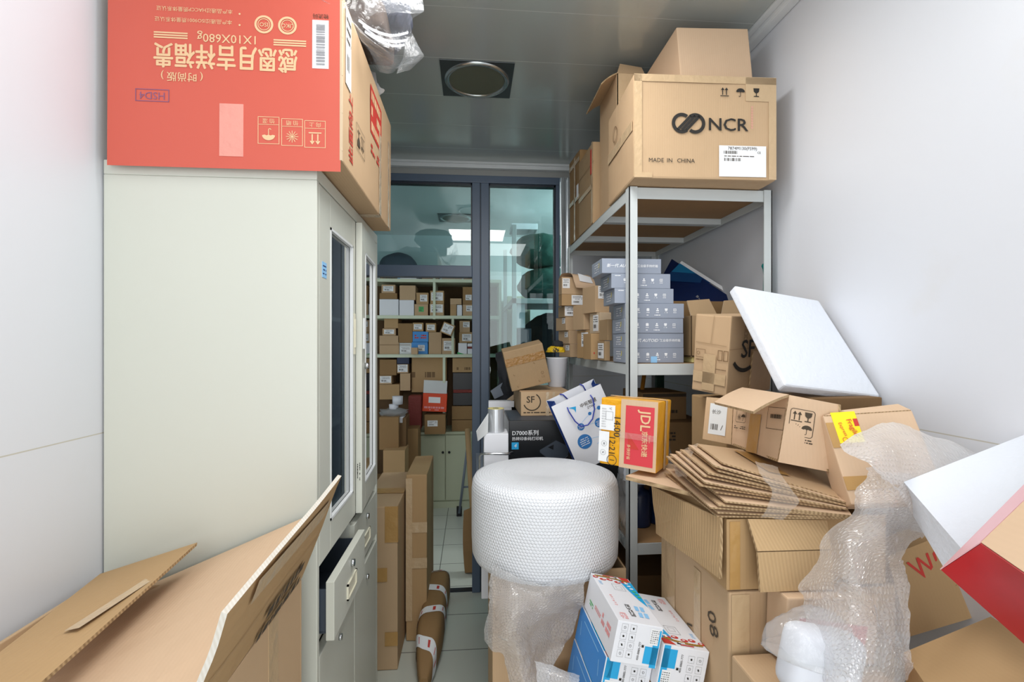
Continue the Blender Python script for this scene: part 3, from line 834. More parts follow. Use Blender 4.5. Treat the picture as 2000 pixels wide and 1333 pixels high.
# ================================================================== steel rack
RX0, RX1, RY0, RY1 = .478, .935, 1.446, 2.40
rk = thing('steel_rack', 'grey slotted steel storage rack with board shelves along the white wall', 'rack', (RX0, RY0, 0))
w_, d_ = RX1 - RX0, RY1 - RY0
for x, y, sx, sy in ((0, 0, 1, 1), (w_, 0, -1, 1), (0, d_, 1, -1), (w_, d_, -1, -1)):
    m = MB(); a = sorted((x, x + sx * .026)); b = sorted((y, y + sy * .003)); m.box(*a, *b, 0, 1.9)
    a = sorted((x, x + sx * .003)); b = sorted((y, y + sy * .034)); m.box(*a, *b, 0, 1.9)
    m.build('post', 'rack_steel', rk)
for z in (1.9, 1.36, .81, .26):
    for q in ((.003, w_ - .003, .004, .007), (.003, w_ - .003, d_ - .007, d_ - .004), (.004, .007, .003, d_ - .003), (w_ - .007, w_ - .004, .003, d_ - .003)):
        m = MB(); m.box(*q, z - .036, z - .001, bev=.0008)
        if q[1] - q[0] < .01: m.box(q[0] if q[0] < .1 else q[0] - .02, q[1] + .02 if q[0] < .1 else q[1], q[2], q[3], z - .003, z - .001)
        m.build('beam', 'rack_steel', rk)
    m = MB(); m.box(.008, w_ - .008, .008, d_ - .008, z - .012, z - .0005); m.build('board', 'rack_board', rk)
    for y in (.3, .62):
        m = MB(); m.box(.007, w_ - .007, y, y + .03, z - .034, z - .0125); m.build('crossbar', 'rack_steel', rk)

# ---- cartons on the top shelf
ncr = G2(); cx, cy = -.052, .01
ncr.ring(cx - .02, cy, .020, .030, 52, 308); ncr.ring(cx + .02, cy, .020, .030, -128, 128)
for dx in (-.013, 0, .013): ncr.line(cx + dx - .02, cy - .02, cx + dx + .02, cy + .022, .0085)
ncr.text('NCR', .066, cy - .003, .052, bold=.022, sx=1.12)
ncr.text('MADE', -.148, -.1, .017); ncr.text('IN', -.108, -.1, .017); ncr.text('CHINA', -.06, -.1, .017)
for x, f in ((.056, ic_up), (.104, ic_umbrella), (.152, ic_glass)): ncr.add(f(), x, .105, .026)
pk = G2()
for j in range(9): pk.ring(.139, .002 + .0075 * j, .0018, .0028, 0, 360, 8)
sd2 = G2(); sd2.line(-.14, .0, .14, .0, .0022)
sdl = G2(); sdl.ring(-.05, .06, .022, .026)
nb = carton('monitor_carton', 'big taped carton marked made in China with linked rings logo on the rack top', 'box', (.43, .3, .306), (.687, 1.522, 1.901), (0, 0, -1.5), 'kraft',
       prints=[('F', ncr, 'ink_black', .002), ('F', pk, 'ink_pink', .002), ('L', sd2, 'ink_brown'), ('L', sdl, 'ink_brown')], cuts=4, dent=.003, bev=.006,
       tapes=[[('F', -.213, .13, .213, .151), ('F', -.213, -.15, -.16, -.135)], [('F', -.213, -.15, -.19, .15)], [('F', .12, .08, .213, .15), ('F', .19, -.15, .213, .08)], [('L', -.14, -.01, .14, .02)]], tape_mat='tape_clear', seed=2)
m = MB(); strip(m, 'F', .43, .3, .306, .04, -.143, .182, -.052); g = G2(); g.text('7874M130(FS99)', .11, -.0605, .013); g.bars(.074, -.072, .042, .009, 4, 16); g.bars(.08, -.093, .05, .009, 5, 16)
g.dashes(.1, -.083, .09, .006, 1, 3); g.text('CE', .16, -.072, .009); m.art(g, fr('F', .43, .3, .306), 1, .002); m.build('shipping_label', ['paper', 'ink_dark'], nb, 'white printed shipping label')
carton('plain_carton', 'plain light carton on top of the carton with linked rings, near the ceiling', 'box', (.236, .24, .185), (.752, 1.56, 2.209), (-3, -3.5, 2), 'kraft_light', dent=.001, cuts=2)
oc = thing('open_carton', 'taped carton with one raised flap on the rack top, behind the plain light carton', 'box', (.58, 1.806, 1.901))
m = MB(); m.box(-.072, .066, -.13, .095, 0, .472, 0, .004, 2, 3, .002); m.build('box_body', 'kraft', oc)
m = MB(); m.plate([(-.072, -.135, .472), (-.072, .09, .472), (-.128, .09, .432), (-.128, -.135, .432)], .004, mi=(0, 0, 1), bend=.004); m.build('flap', ['kraft', 'flute_edge'], oc)
m = MB(); m.plate([(-.07, -.132, .472), (.03, -.132, .474), (.03, -.10, .515), (-.05, -.10, .525)], .004, mi=(0, 0, 1)); m.build('flap', ['kraft', 'flute_edge'], oc)
m = MB(); m.box(-.071, -.066, -.1318, -.1305, .33, .475); m.box(-.07, .02, -.1318, -.1308, .35, .472); m.box(.02, .03, -.1318, -.1308, .3, .46); m.build('tape', 'tape_clear', oc)
g = G2(); g.line(-.13, .08, .14, .08, .0018); gr = G2(); gr.rect(-.06, .08, .03, .1)
carton('long_carton', 'long carton with a red sticker on the rack top, behind the logo carton', 'box', (.3, .24, .33), (.63, 2.03, 1.901), (0, 0, 1), 'kraft_dull',
       prints=[('L', g, 'ink_brown')], labels=[('L', .095, .09, .022, .1, 0, 'ink_red')], tapes=[[('L', -.115, -.02, .115, .0)], [('L', .1, -.16, .118, .165)]], tape_mat='tape_clear', cuts=2, dent=.002, seed=4)
carton('far_carton', 'crumpled carton taped with shiny film at the far end of the rack top', 'box', (.28, .19, .4), (.62, 2.26, 1.901), (0, 0, 3), 'kraft_brown',
       tapes=[[('L', -.09, -.02, .09, .0), ('L', -.09, .15, .09, .17)], [('L', .0, -.2, .02, .19)]], tape_mat='tape_shine', labels=[('L', .06, .02, .03, .06, 0)], cuts=2, dent=.004, seed=5)

# ---- grey product boxes on the middle shelf
def product(x0, z, y0, kind, label):
    w_, d_, h_ = .19, .128, .0463
    g = G2(); y = G2()
    if kind:
        g.text('新一代', -.062, 0, .0125, shear=.25, bold=.02); g.text('AUTOID', -.014, 0, .0135, shear=.3, bold=.02); g.text('®', .018, .004, .005); g.text('工业级手持终端', .051, 0, .0095, bold=.02)
    else:
        for i, x in enumerate((-.052, -.022, .009, .037, .065)):
            if i == 0: g.ring(x, .004, .003, .0047, 40, 320, 12); g.rect(x, .0035, .004, .004)
            elif i == 1: g.rect(x, .003, .009, .008); g.rect(x, .0078, .006, .0012)
            elif i == 2: g.disc(x, .006, .0027, 10); g.rect(x, .0008, .009, .0035)
            elif i == 3: g.rect(x, .005, .009, .005); g.rect(x, .0005, .007, .003)
            else: g.frame(x, .003, .008, .007, .0015); g.rect(x, .003, .0015, .007)
            g.dashes(x, -.0055, .01, .0025, 1, i + 2, .8)
        g.dashes(-.004, -.0135, .045, .003, 1, 5, .8)
        if x0 < .45: g.dashes(-.075, .0165, .018, .003, 1, 3, .8)
    for i in range(4): y.rect(-.03 + i * .001, .012 - i * .007, .0018, .0045)
    lg = G2(); lg.dashes(-.002, 0, .05, .03, 4, int(z * 1000) % 50, .35)
    yl = G2(); yl.rect(.03, .008, .004, .012); yl.rect(.026, .0, .006, .003)
    m = MB(); m.box(-w_ / 2, w_ / 2, -d_ / 2, d_ / 2, 0, h_, 0, .0012)
    m.art(g, fr('F', w_, d_, h_), 1, .0005); m.art(lg, fr('L', w_, d_, h_), 1, .0005); m.art(yl, fr('L', w_, d_, h_), 2, .0006)
    o = m.build('product_box', ['grey_card', 'ink_white', 'paper_yellow']); o.location = (x0 + w_ / 2, y0 + d_ / 2, z)
    tag(o, label, 'box', 'grey product boxes stacked on the rack')
    return o
o = product(.479, 1.3605, 1.489, 0, 'grey product box with a pale tape tab, bottom of its stack')
m = MB(); m.box(-.012, .008, -.0652, -.0645, .0, .02); m.build('tape', 'ink_sky', o, 'pale blue tape tab')
product(.479, 1.4073, 1.49, 1, 'grey product box with one line of lettering, second from the stack bottom')
product(.477, 1.4541, 1.488, 0, 'grey product box with icons, third from the stack bottom')
product(.479, 1.5009, 1.487, 0, 'grey product box with icons, fourth from the stack bottom')
product(.446, 1.5477, 1.489, 0, 'grey product box with icons, third from the stack top')
product(.436, 1.5945, 1.49, 0, 'grey product box with icons, second from the stack top')
product(.406, 1.6413, 1.49, 1, 'grey product box with lettering, topmost and overhanging the stack')

# ---- small brown parcels along the rack edge
def parcel(corner, w_, d_, h_, yaw, label, mat='kraft', labels=(), prints=(), z=None, flap=False):
    c = Vector(corner); rz = Matrix.Rotation(R(yaw), 3, 'Z')
    base = c + rz @ Vector((w_ / 2, d_ / 2, 0))
    if z is not None: base.z = z
    return carton('small_carton', label, 'box', (w_, d_, h_), base, (0, 0, yaw), mat, 'small cartons along the rack edge', prints=prints, labels=labels, bev=.0015)
S = 1.3605
parcel((0.4511, 2.2, 1.3566), .052, .115, .061, 16, 'small carton at the far shelf corner, lowest of three with tiny side labels', labels=[('L', .03, .012, .034, .024, 2)], z=S)
parcel((0.4444, 2.2, 1.4244), .052, .115, .061, 14, 'small carton with tiny side label, middle of the three at the far corner', labels=[('L', .03, .012, .034, .024, 4)], z=S + .0615)
parcel((0.4303, 2.2, 1.4902), .052, .12, .061, 12, 'small carton with tiny side label, top of the three at the far corner', labels=[('L', .035, .014, .034, .026, 6)], z=S + .123)
parcel((0.4236, 2.2, 1.5618), .09, .08, .05, 10, 'small carton with a full white front label above the three far ones', 'kraft_dull', labels=[('F', .0, .002, .086, .044, 8)], z=S + .1845)
parcel((0.4081, 2.18, 1.6198), .105, .06, .052, 4, 'small carton with a white label above the one with full front label', 'kraft_mid', labels=[('F', .022, .0, .058, .044, 10)], z=S + .235)
t = parcel((0.4081, 2.18, 1.6716), .11, .06, .078, 4, 'small opened carton with a curled labelled lid, top of the far column', 'kraft', labels=[('F', -.035, .01, .034, .044, 12)], z=S + .2875)
m = MB(); m.sheet([[(-.055, .02, .08), (.055, .02, .082)], [(-.05, -.02, .094), (.065, -.02, .09)], [(-.02, -.06, .088), (.085, -.05, .07)], [(-.01, -.075, .05), (.09, -.07, .04)], [(.0, -.072, .025), (.09, -.07, .02)]], 0, 6)
m.build('lid', 'kraft_light', t); m = MB(); m.sheet([[(.01, -.0625, .0905), (.072, -.052, .076)], [(.015, -.0775, .054), (.078, -.072, .045)]], 0, 4); m.build('label', 'paper', t, 'white lid label')
parcel((0.4673, 2, 1.4661), .045, .09, .105, 18, 'narrow upright carton standing between the far column and the tall labelled one', 'kraft', z=S + .12)
parcel((0.4893, 1.98, 1.3572), .05, .1, .118, 20, 'upright carton with a torn side label on the shelf edge, under the narrow one', 'kraft_mid', labels=[('L', .01, .02, .05, .06, 3)], z=S)
parcel((0.453, 1.82, 1.362), .055, .09, .1, 6, 'brown carton with small red print standing on the shelf edge', 'kraft_mid', prints=[('F', G2().dashes(.0, -.025, .035, .008, 1, 5, .8), 'ink_red')], z=S)
parcel((0.49, 1.9, 1.5494), .064, .11, .107, 14, 'upright carton with a printed white label beside the overhanging grey boxes', 'kraft', labels=[('F', .006, .027, .05, .05, 9)], z=S + .186)
parcel((0.5035, 1.88, 1.465), .05, .09, .082, 12, 'small carton with a side label under the upright labelled carton', 'kraft_pale', labels=[('L', .01, .0, .045, .065, 14)], z=S + .103)
parcel((0.4829, 1.7, 1.4318), .018, .075, .076, 8, 'narrow plain carton touching the grey product boxes', 'kraft_dull', z=S + .072)
parcel((0.4728, 1.7, 1.361), .02, .08, .07, 4, 'low carton with an upright white label beside the grey stack bottom', 'kraft_dull', labels=[('L', .0, .0, .06, .055, 16)], z=S)

# ---- behind them on the middle shelf
m = MB(); q = [(0.6976, 1.94, 1.5511), (0.8696, 1.74, 1.3638), (0.9727, 1.74, 1.5889), (0.842, 1.99, 1.78)]
m.plate(q, .011, mi=(0, 1, 1))
f_ = qfr(q); g = G2(); g.poly([(-.13, .085), (-.02, .085), (.12, .0), (.16, -.02), (.0, .05), (-.13, .05)]); 
ww = (Vector(q[1]) - Vector(q[0])).length / 2; hh = (Vector(q[3]) - Vector(q[0])).length / 2
m.art(G2().rect(0, hh - .006, ww * 2, .012), f_, 1, .0014); m.art(G2().poly([(-ww, hh - .012), (-ww + .09, hh - .012), (-ww, hh - .06)]), f_, 2, .0008); m.art(G2().poly([(-ww, hh - .06), (-ww + .09, hh - .012), (-ww + .17, hh - .012), (-ww, hh - .11)]), f_, 4, .0008)
g = G2(); g.dashes(.06, .045, .12, .03, 2, 4, .6); m.art(g, f_, 3, .0015)
o = m.build('display_board', ['poster_blue', 'paper', 'poster_teal', 'ink_grey', 'poster_mid'])
tag(o, 'dark blue printed board with a white edge leaning behind the grey boxes', 'board')
ob = thing('open_carton', 'open carton with upright flaps on the rack between grey boxes and foam', 'box', (0.7961, 1.575, 1.3585))
m = MB(); w_, d_, h_ = .2, .16, .15
for q in ((-w_/2, w_/2, -d_/2, -d_/2+.004), (-w_/2, w_/2, d_/2-.004, d_/2), (-w_/2, -w_/2+.004, -d_/2, d_/2), (w_/2-.004, w_/2, -d_/2, d_/2)): m.box(*q, .018, h_, bev=.001)
m.box(-w_/2, w_/2, -d_/2, d_/2, .018, .022); m.build('box_body', 'kraft_dull', ob)
m = MB(); m.plate([(-.1, -.08, h_), (-.012, -.08, h_), (-.03, -.06, h_ + .055), (-.1, -.05, h_ + .05)], .004, mi=(0, 0, 1)); m.build('flap', ['kraft_dull', 'kraft_pale'], ob)
m = MB(); m.plate([(.0, -.08, h_), (.1, -.08, h_), (.1, -.06, h_ + .055), (.02, -.06, h_ + .05)], .004, mi=(0, 0, 1)); m.build('flap', ['kraft_dull', 'kraft_pale'], ob)
m = MB(); m.plate([(-.1, .08, h_), (.1, .08, h_), (.1, .075, h_ + .06), (-.1, .075, h_ + .06)], .004, mi=(0, 0, 1)); m.build('flap', ['kraft_brown', 'kraft_pale'], ob)
ob.location.z = S; o = MB().box(-.095, .095, -.076, .085, 0, .0175, 0, .002).build('tray', 'paper_yellow'); o.location = ob.location; MAT_C = plain('cream_card', 'd9cf8e', .6); o.data.materials[0] = MAT_C
tag(o, 'pale yellow flat tray under the open carton on the rack', 'tray')
m = MB(); P = Vector((0.935, 1.4886, 1.629))
m.tube([P + Vector((0, 0, z)) for z in (-.3, -.06)], .006, 8); o = thing('tool', 'tool with a teal grip standing against the white wall behind the foam', 'tool', P + Vector((0, -.01, -.27))); m2 = MB(); m2.tube([(0, 0, 0), (0, 0, .24)], .005, 8); m2.build('shaft', 'grey_dark', o)
m2 = MB(); m2.tube([(0, 0, .2), (0, 0, .25), (.001, 0, .28), (0, 0, .30), (-.003, 0, .312), (-.006, 0, .318)], [.008, .008, .0075, .009, .011, .006], 12); m2.build('grip', 'teal_grip', o)

# ================================================================== things on the lower rack level
o = MB().tube([(0.6751, 1.86, 1.2984), (0.6494, 1.84, 1.1667), (0.6094, 1.8, 0.9685)], .008, 10).build('stick', 'yellow_stick'); tag(o, 'ochre wooden stick leaning in the rack behind the yellow parcel', 'stick')
P = Vector((0.8369, 2.1, 1.1302)); o = MB().box(P.x - .018, P.x + .018, P.y, P.y + .02, .8105, 1.31, 0, .003).build('bar', 'green_stick'); tag(o, 'dark green upright bar standing inside the rack', 'bar')
carton('carton', 'brown carton with a dark band inside the rack under the grey boxes', 'box', (.17, .2, .1), (.70, 1.83, 1.142), (0, 0, 3), 'kraft_brown', prints=[('F', G2().rect(0, .04, .168, .012), 'ink_dark'), ('F', G2().dashes(.0, -.02, .1, .014, 1, 4, .8), 'ink_dark')])
carton('carton', 'dull carton with a printed mark inside the rack, under the banded one', 'box', (.26, .3, .33), (.72, 1.83, .8105), (0, 0, -2), 'kraft_brown', prints=[('F', G2().dashes(-.03, .115, .08, .035, 3, 4, .6), 'ink_dark')])
t = thing('plastic_bag', 'clear plastic bag with white stuffing in the rack right behind the yellow parcel', 'plastic bag', (.57, 1.55, .811))
m = MB(); m.blob((0, 0, .17), (.085, .07, .19), 0, 4, .16, 2.4, 4, flat=0); m.build('bag_film', 'bag_film', t)
m = MB(); m.blob((.0, .0, .16), (.072, .055, .165), 0, 4, .12, 2, 7, flat=0.004); m.build('stuffing', 'white_plastic', t)
t = thing('bottle', 'dark bottle on the lower rack shelf under a blue bag', 'bottle', (.565, 1.60, .8105))
m = MB(); m.lathe([(0.0001, 0), (.034, 0), (.036, .005), (.036, .1), (.03, .115), (.014, .122), (.014, .14)], n=24); m.build('bottle_body', 'navy_card', t)
m = MB(); m.lathe([(.016, .135), (.016, .155), (.0001, .156)], n=16); m.build('cap', 'grey_dark', t)
t = copy_tree(t); t.location = (.64, 1.62, .8105); t['label'] = 'dark bottle on the lower rack shelf beside the big carton pile'
o = MB().blob((0, 0, 0), (.07, .07, .05), 0, 4, .25, 2.6, 3, flat=-.03).build('blue_bag', 'blue_film'); o.location = (.60, 1.62, .997); tag(o, 'crumpled blue plastic bag lying on the dark bottles in the rack', 'plastic bag')
o = MB().sheet([[(0.4896, 1.62, 0.971), (0.5008, 1.55, 0.9729), (0.5951, 1.62, 0.9599)], [(0.4871, 1.6, 0.899), (0.4913, 1.5, 0.9143), (0.5594, 1.58, 0.9205)], [(0.4844, 1.58, 0.8289), (0.4815, 1.49, 0.8456), (0.5179, 1.55, 0.8555)], [(0.4931, 1.58, 0.764), (0.4797, 1.5, 0.7741), (0.5044, 1.54, 0.793)]], 0, 8, .012, 18).build('plastic_bag', 'bag_dim')
tag(o, 'clear plastic bag hanging over the rack edge beside the bubble wrap roll', 'plastic bag')
o = MB().blob((0, 0, 0), (.1, .09, .15), 0, 4, .2, 2.2, 12, flat=-.13).build('cloth_bundle', 'dark_cloth'); o.location = (.60, 2.0, .941); tag(o, 'dark bundle deep on the lower rack shelf behind the roll', 'bundle')
carton('carton', 'dark carton on the bottom rack level beneath the dark bottles', 'box', (.36, .4, .4), (.70, 1.75, .2605), (0, 0, 0), 'kraft_dark')

# ================================================================== trolley with printer box, behind the bubble wrap roll
tr = thing('trolley', 'small trolley with a chrome rail carrying the black printer box', 'trolley', (.0, 1.64, 0))
m = MB(); m.box(.02, .46, 0, .70, .878, .898, bev=.003); m.build('platform', 'grey_dim', tr)
m = MB(); m.box(.038, .44, .25, .27, .43, .878, bev=.003); m.build('white_frame', 'white_card', tr)
for x, y in ((.13, .28), (.13, .66), (.43, .28), (.43, .66)):
    m = MB(); m.tube([(x, y, .05), (x, y, .88)], .009, 10); m.build('leg', 'alu_bright', tr)
    m = MB(); m.tube([(x - .01, y, .025), (x + .01, y, .025)], .025, 14); m.build('wheel', 'rubber', tr)
m = MB(); m.tube([(.028, .03, .88), (.028, .03, 1.035), (.034, .025, 1.044), (.045, .02, 1.046), (.12, .0, 1.048), (.14, .02, 1.048)], .0045, 10); m.build('rail', 'chrome', tr)
lt = G2(); lt.text('D7000系列', -.134, .073, .021, bold=.015, align='LEFT'); lt.text('热转印条码打印机', -.134, .052, .0145, align='LEFT', bold=.01)
cy_ = G2(); cy_.rect(-.122, .027, .026, .026); c4 = G2(); c4.text('4', -.122, .027, .02, shear=.2)
pr = G2(); pr.poly([(-.03, .01), (.03, .045), (.08, .02), (.075, -.01), (.03, -.045), (-.03, .0)]); pr2 = G2(); pr2.poly([(.0, .02), (.022, .03), (.02, .01)]); pr2.line(-.03, .0, .03, -.046, .002)
pr3 = G2(); pr3.line(.035, -.045, .075, -.012, .0016)
carton('printer_carton', 'black glossy printer carton with white lettering and a cyan square, on the trolley', 'box', (.29, .3, .238), (.282, 1.935, .8985), (0, 0, 0), 'black_card',
       prints=[('F', lt, 'ink_white'), ('F', cy_, 'ink_cyan'), ('F', c4, 'ink_white', .0012), ('F', pr, 'grey_dark'), ('F', pr2, 'black_card', .0012), ('F', pr3, 'grey_dim', .0012), ('L', G2().rect(-.0, 0, .296, .232), 'white_card', .0004), ('T', G2().rect(0, 0, .28, .29), 'grey_dark', .0004)], bev=.002)
sf = G2(); sf.text('SF', -.062, .016, .036, bold=.03); sf.ring(-.056, .008, .031, .0355, 200, 420); sf.dashes(-.03, -.034, .12, .006, 1, 4, .7)
cl = G2()
carton('courier_carton', 'small carton with a dark round courier logo on the black printer carton', 'box', (.2, .33, .094), (.293, 2.065, 1.1375), (0, 0, 0), 'kraft', prints=[('F', sf, 'ink_dark')], tapes=[[('F', .0, -.047, .012, .047)], [('F', .025, -.01, .035, .047)]], tape_mat='tape_shine', bev=.002)
tk = G2(); tk.add(ic_recycle(), .056, -.035, .014); tk.dashes(.056, -.052, .012, .008, 2, 5); 
for a, b in ((-.06, -.02), (.03, .01), (-.055, -.07), (.035, -.068)): tk.line(a, b, a + .006, b, .0015); tk.line(a, b, a, b + .006, .0015)
carton('tilted_carton', 'brown carton leaning tilted on the small courier carton in front of the glass', 'box', (.164, .1, .166), center=(.223, 2.0, 1.333), rot=(9.1, -13.8, -1.8), mat='kraft_dull', prints=[('F', tk, 'ink_brown')], tapes=[[('F', -.082, .02, .082, .052)]], tape_mat='tape_brown')
b = thing('bucket', 'white plastic tub behind the tilted carton', 'bucket', (.377, 2.13, 1.232))
m = MB(); m.lathe([(.0001, 0), (.036, 0), (.038, .003), (.046, .125), (.048, .128), (.046, .13), (.042, .126), (.035, .006), (.0001, .005)], n=32); m.build('tub', 'white_plastic', b)
y_ = thing('yellow_bag', 'yellow bag with black brush strokes and black top sitting on the white tub', 'bag', (.372, 2.13, 1.3625))
m = MB(); m.blob((0, 0, .022), (.042, .04, .03), 0, 4, .15, 2.5, 3, flat=0); m.build('bag_body', 'yellow_bag', y_)
m = MB(); m.blob((.008, .0, .055), (.026, .026, .02), 0, 3, .2, 2.5, 5); m.build('black_top', 'dark_cloth', y_)
g = G2()
for i, (a, bb, c, d) in enumerate(((-.012, .012, -.004, .002), (-.008, .016, .008, .008), (-.014, .004, .004, -.004), (.002, .012, .014, .002), (.006, -.002, .012, .012), (-.004, -.006, .003, .016))): g.line(a, bb, c, d, .0032)
m = MB(); m.art(g, ((-.008, -.043, .026), (1, 0, 0), (0, .15, 1)), 0, .001); m.build('mark', 'ink_black', y_)
wb = thing('label_carton', 'small white carton with an open lid standing on the trolley', 'box', (.083, 1.745, .8985))
m = MB(); m.box(-.04, .045, -.05, .05, 0, .208, 0, .002); m.build('box_body', 'white_card', wb)
m = MB(); q = [Vector(p) - Vector(wb.location) for p in ((0.0174, 1.66, 1.1225), (0.0227, 1.67, 1.0873), (0.057, 1.7, 1.1094), (0.0595, 1.72, 1.1745))]; m.plate(q, .002, mi=(0, 0, 0)); m.build('lid', 'paper_grey', wb)
lr = thing('label_roll', 'silver paper roll with a yellow rim on the small white carton', 'roll', (.087, 1.738, 1.107))
m = MB(); m.lathe([(.012, 0), (.029, 0), (.029, .082), (.012, .082), (.012, 0)], n=32, smooth=False); m.build('roll_body', 'silver_foil', lr)
m = MB(); m.lathe([(.012, .0822), (.0292, .0822), (.0292, .0835), (.012, .0835)], n=32, smooth=False); m.build('rim', 'cream_card', lr)
o = MB().box(-.05, .05, -.03, .03, 0, .27, 0, .003).box(-.052, .06, -.032, -.03, .245, .272, 0).build('white_carton', 'white_card'); o.location = (.126, 2.16, .8985); tag(o, 'white upright carton behind the black printer carton beside the courier carton', 'box')
m = MB()
m.sheet([[(0.1159, 2.35, 1.3724), (0.1601, 2.38, 1.3768), (0.1855, 2.35, 1.3525)], [(0.1248, 2.33, 1.2795), (0.162, 2.3, 1.269), (0.1938, 2.33, 1.2546)], [(0.1164, 2.36, 1.1659), (0.1669, 2.3, 1.1476), (0.2144, 2.34, 1.1301)], [(0.1164, 2.36, 0.9795), (0.1669, 2.3, 0.9655), (0.2213, 2.36, 0.9529)]], 0, 6, .012, 25)
o = m.build('dark_umbrella_cloth', 'dark_cloth'); tag(o, 'dark crumpled cloth hanging behind the tilted carton against the glass', 'cloth')
m = MB(); m.plate([(0.1178, 2.2, 1.1365), (0.1271, 2.2, 1.1202), (0.2303, 2.3, 1.1786), (0.2157, 2.3, 1.1933)], .004, mi=(0, 0, 0)); o = m.build('cardboard_strip', 'kraft_pale'); tag(o, 'pale cardboard strip sticking out under the tilted carton', 'strip')
m = MB(); m.plate([(0.0893, 2.3, 1.1992), (0.1086, 2.3, 1.1602), (0.1831, 2.32, 1.1916), (0.1684, 2.32, 1.2505)], .004, mi=(0, 0, 0)); o = m.build('grey_folder', 'grey_dim'); tag(o, 'grey folder sticking out beside the tilted carton', 'folder')

# white shopping bag
sb_ = thing('shopping_bag', 'white paper shopping bag with blue cords and blue circles beside the yellow parcel', 'bag', (.455, 1.67, 1.02), (1.3, -24.3, .6))
w_, d_, h_ = .186, .055, .26
m = MB()
for q in (((-w_/2, -d_/2, 0), (w_/2, -d_/2, 0), (w_/2, -d_/2 - .006, h_ - .012), (-w_/2, -d_/2 - .006, h_ - .012)), ((w_/2, d_/2, 0), (-w_/2, d_/2, 0), (-w_/2, d_/2 + .01, h_), (w_/2, d_/2 + .01, h_))): m.plate(q, .0012, bend=.002, mi=(0, 0, 0))
m.box(-w_/2, w_/2, -d_/2, d_/2, 0, .002)
g = G2(); q = ((0, -d_/2 - .003, h_/2 - .006), (1, 0, 0), (0, -.025, 1))
g.text('中拓智慧', .028, .083, .0155, bold=.01); g.text('ZTW', .03, .068, .011, bold=.01); m.art(g, q, 1, .0024)
g = G2(); g.poly([(-.042, .096), (-.016, .09), (-.024, .07), (-.026, .084)]); m.art(g, q, 2, .0024)
g = G2()
for x, y, r in ((-.028, .018, .0125), (-.036, -.034, .0255), (.036, .004, .0165), (.03, -.04, .0135), (.018, .047, .006), (.055, .052, .0068), (.045, .07, .003), (.07, .035, .006)): g.disc(x, y, r, 28)
m.art(g, q, 3, .0024)
g = G2()
for x, y, r in ((-.028, .018, .0125), (-.036, -.034, .0255), (.036, .004, .0165), (.03, -.04, .0135)): g.dashes(x, y, r * 1.3, r * 1.1, 4, int(r * 1000), .4)
m.art(g, q, 0, .003)
g = G2()
for a in ((-.016, .018, .02, .01), (.018, .047, .055, .055), (-.01, -.034, .018, -.04), (.036, -.01, .032, -.028), (.018, .047, -.02, .03), (.0, -.06, .035, -.05)): g.line(*a, .0012)
m.art(g, q, 4, .0022); m.build('bag_body', ['white_card', 'ink_dark', 'ink_cyan', 'ink_blue', 'ink_sky'], sb_)
for s in (-1, 1):
    m = MB(); x = s * w_/2; q_ = [(x, -d_/2, 0), (x, d_/2, 0), (x, d_/2 + .01, h_), (x, -d_/2 - .006, h_ - .012)]; mid = [(x - s * .02, 0, 0), (x - s * .022, .002, h_ - .006)]
    m.add([q_[0], mid[0], mid[1], q_[3], q_[1], q_[2]], [(0, 1, 2, 3), (1, 4, 5, 2)], 0); m.build('gusset', 'bag_side', sb_)
for yy, pts in ((-d_/2 - .010, [(-.045, h_ - .035), (-.046, h_ - .05), (-.04, h_ - .09), (-.028, h_ - .115), (-.005, h_ - .12), (.018, h_ - .108), (.038, h_ - .08), (.047, h_ - .045), (.044, h_ - .03)]), (d_/2 + .006, [(-.04, h_ + .002), (-.03, h_ - .005), (-.02, h_ - .03)]), (d_/2 + .006, [(.04, h_ + .004), (.048, h_ - .006), (.05, h_ - .03)])):
    m = MB(); m.tube([(x, yy - (.004 if yy < 0 else .0) * (1 if yy < 0 else 1), z) for x, z in pts], .0022, 8); m.build('handle_cord', 'cord_blue', sb_)

# ================================================================== bubble wrap roll on an open carton
ca = thing('open_carton', 'open carton under the bubble wrap roll beside the rack post', 'box', (.235, 1.45, 0))
m = MB(); w_, d_, h_ = .36, .34, .815
for q in ((-w_/2, w_/2, -d_/2, -d_/2+.005), (-w_/2, w_/2, d_/2-.005, d_/2), (-w_/2, -w_/2+.005, -d_/2+.005, d_/2-.005), (w_/2-.005, w_/2, -d_/2+.005, d_/2-.005)): m.box(*q, 0, h_, bev=.0012)
m.box(-w_/2+.005, w_/2-.005, -d_/2+.005, d_/2-.005, 0, .006); m.build('box_body', 'kraft', ca)
ro = thing('bubble_wrap_roll', 'big white roll of bubble wrap with a loose tail, on the open carton', 'roll', (.205, 1.362, .828))
m = MB(); r = .203; m.lathe([(.0001, 0), (r - .02, 0), (r - .006, .004), (r, .018), (r + .002, .06), (r + .002, .19), (r - .001, .212), (r - .008, .224), (r - .022, .229), (.12, .231), (.07, .228), (.04, .222), (.0001, .22)], n=96, uvr=r); m.build('roll_body', 'bubble_roll', ro)
L = Vector(ro.location); rel = lambda rows: [[Vector(p) - L for p in r_] for r_ in rows]
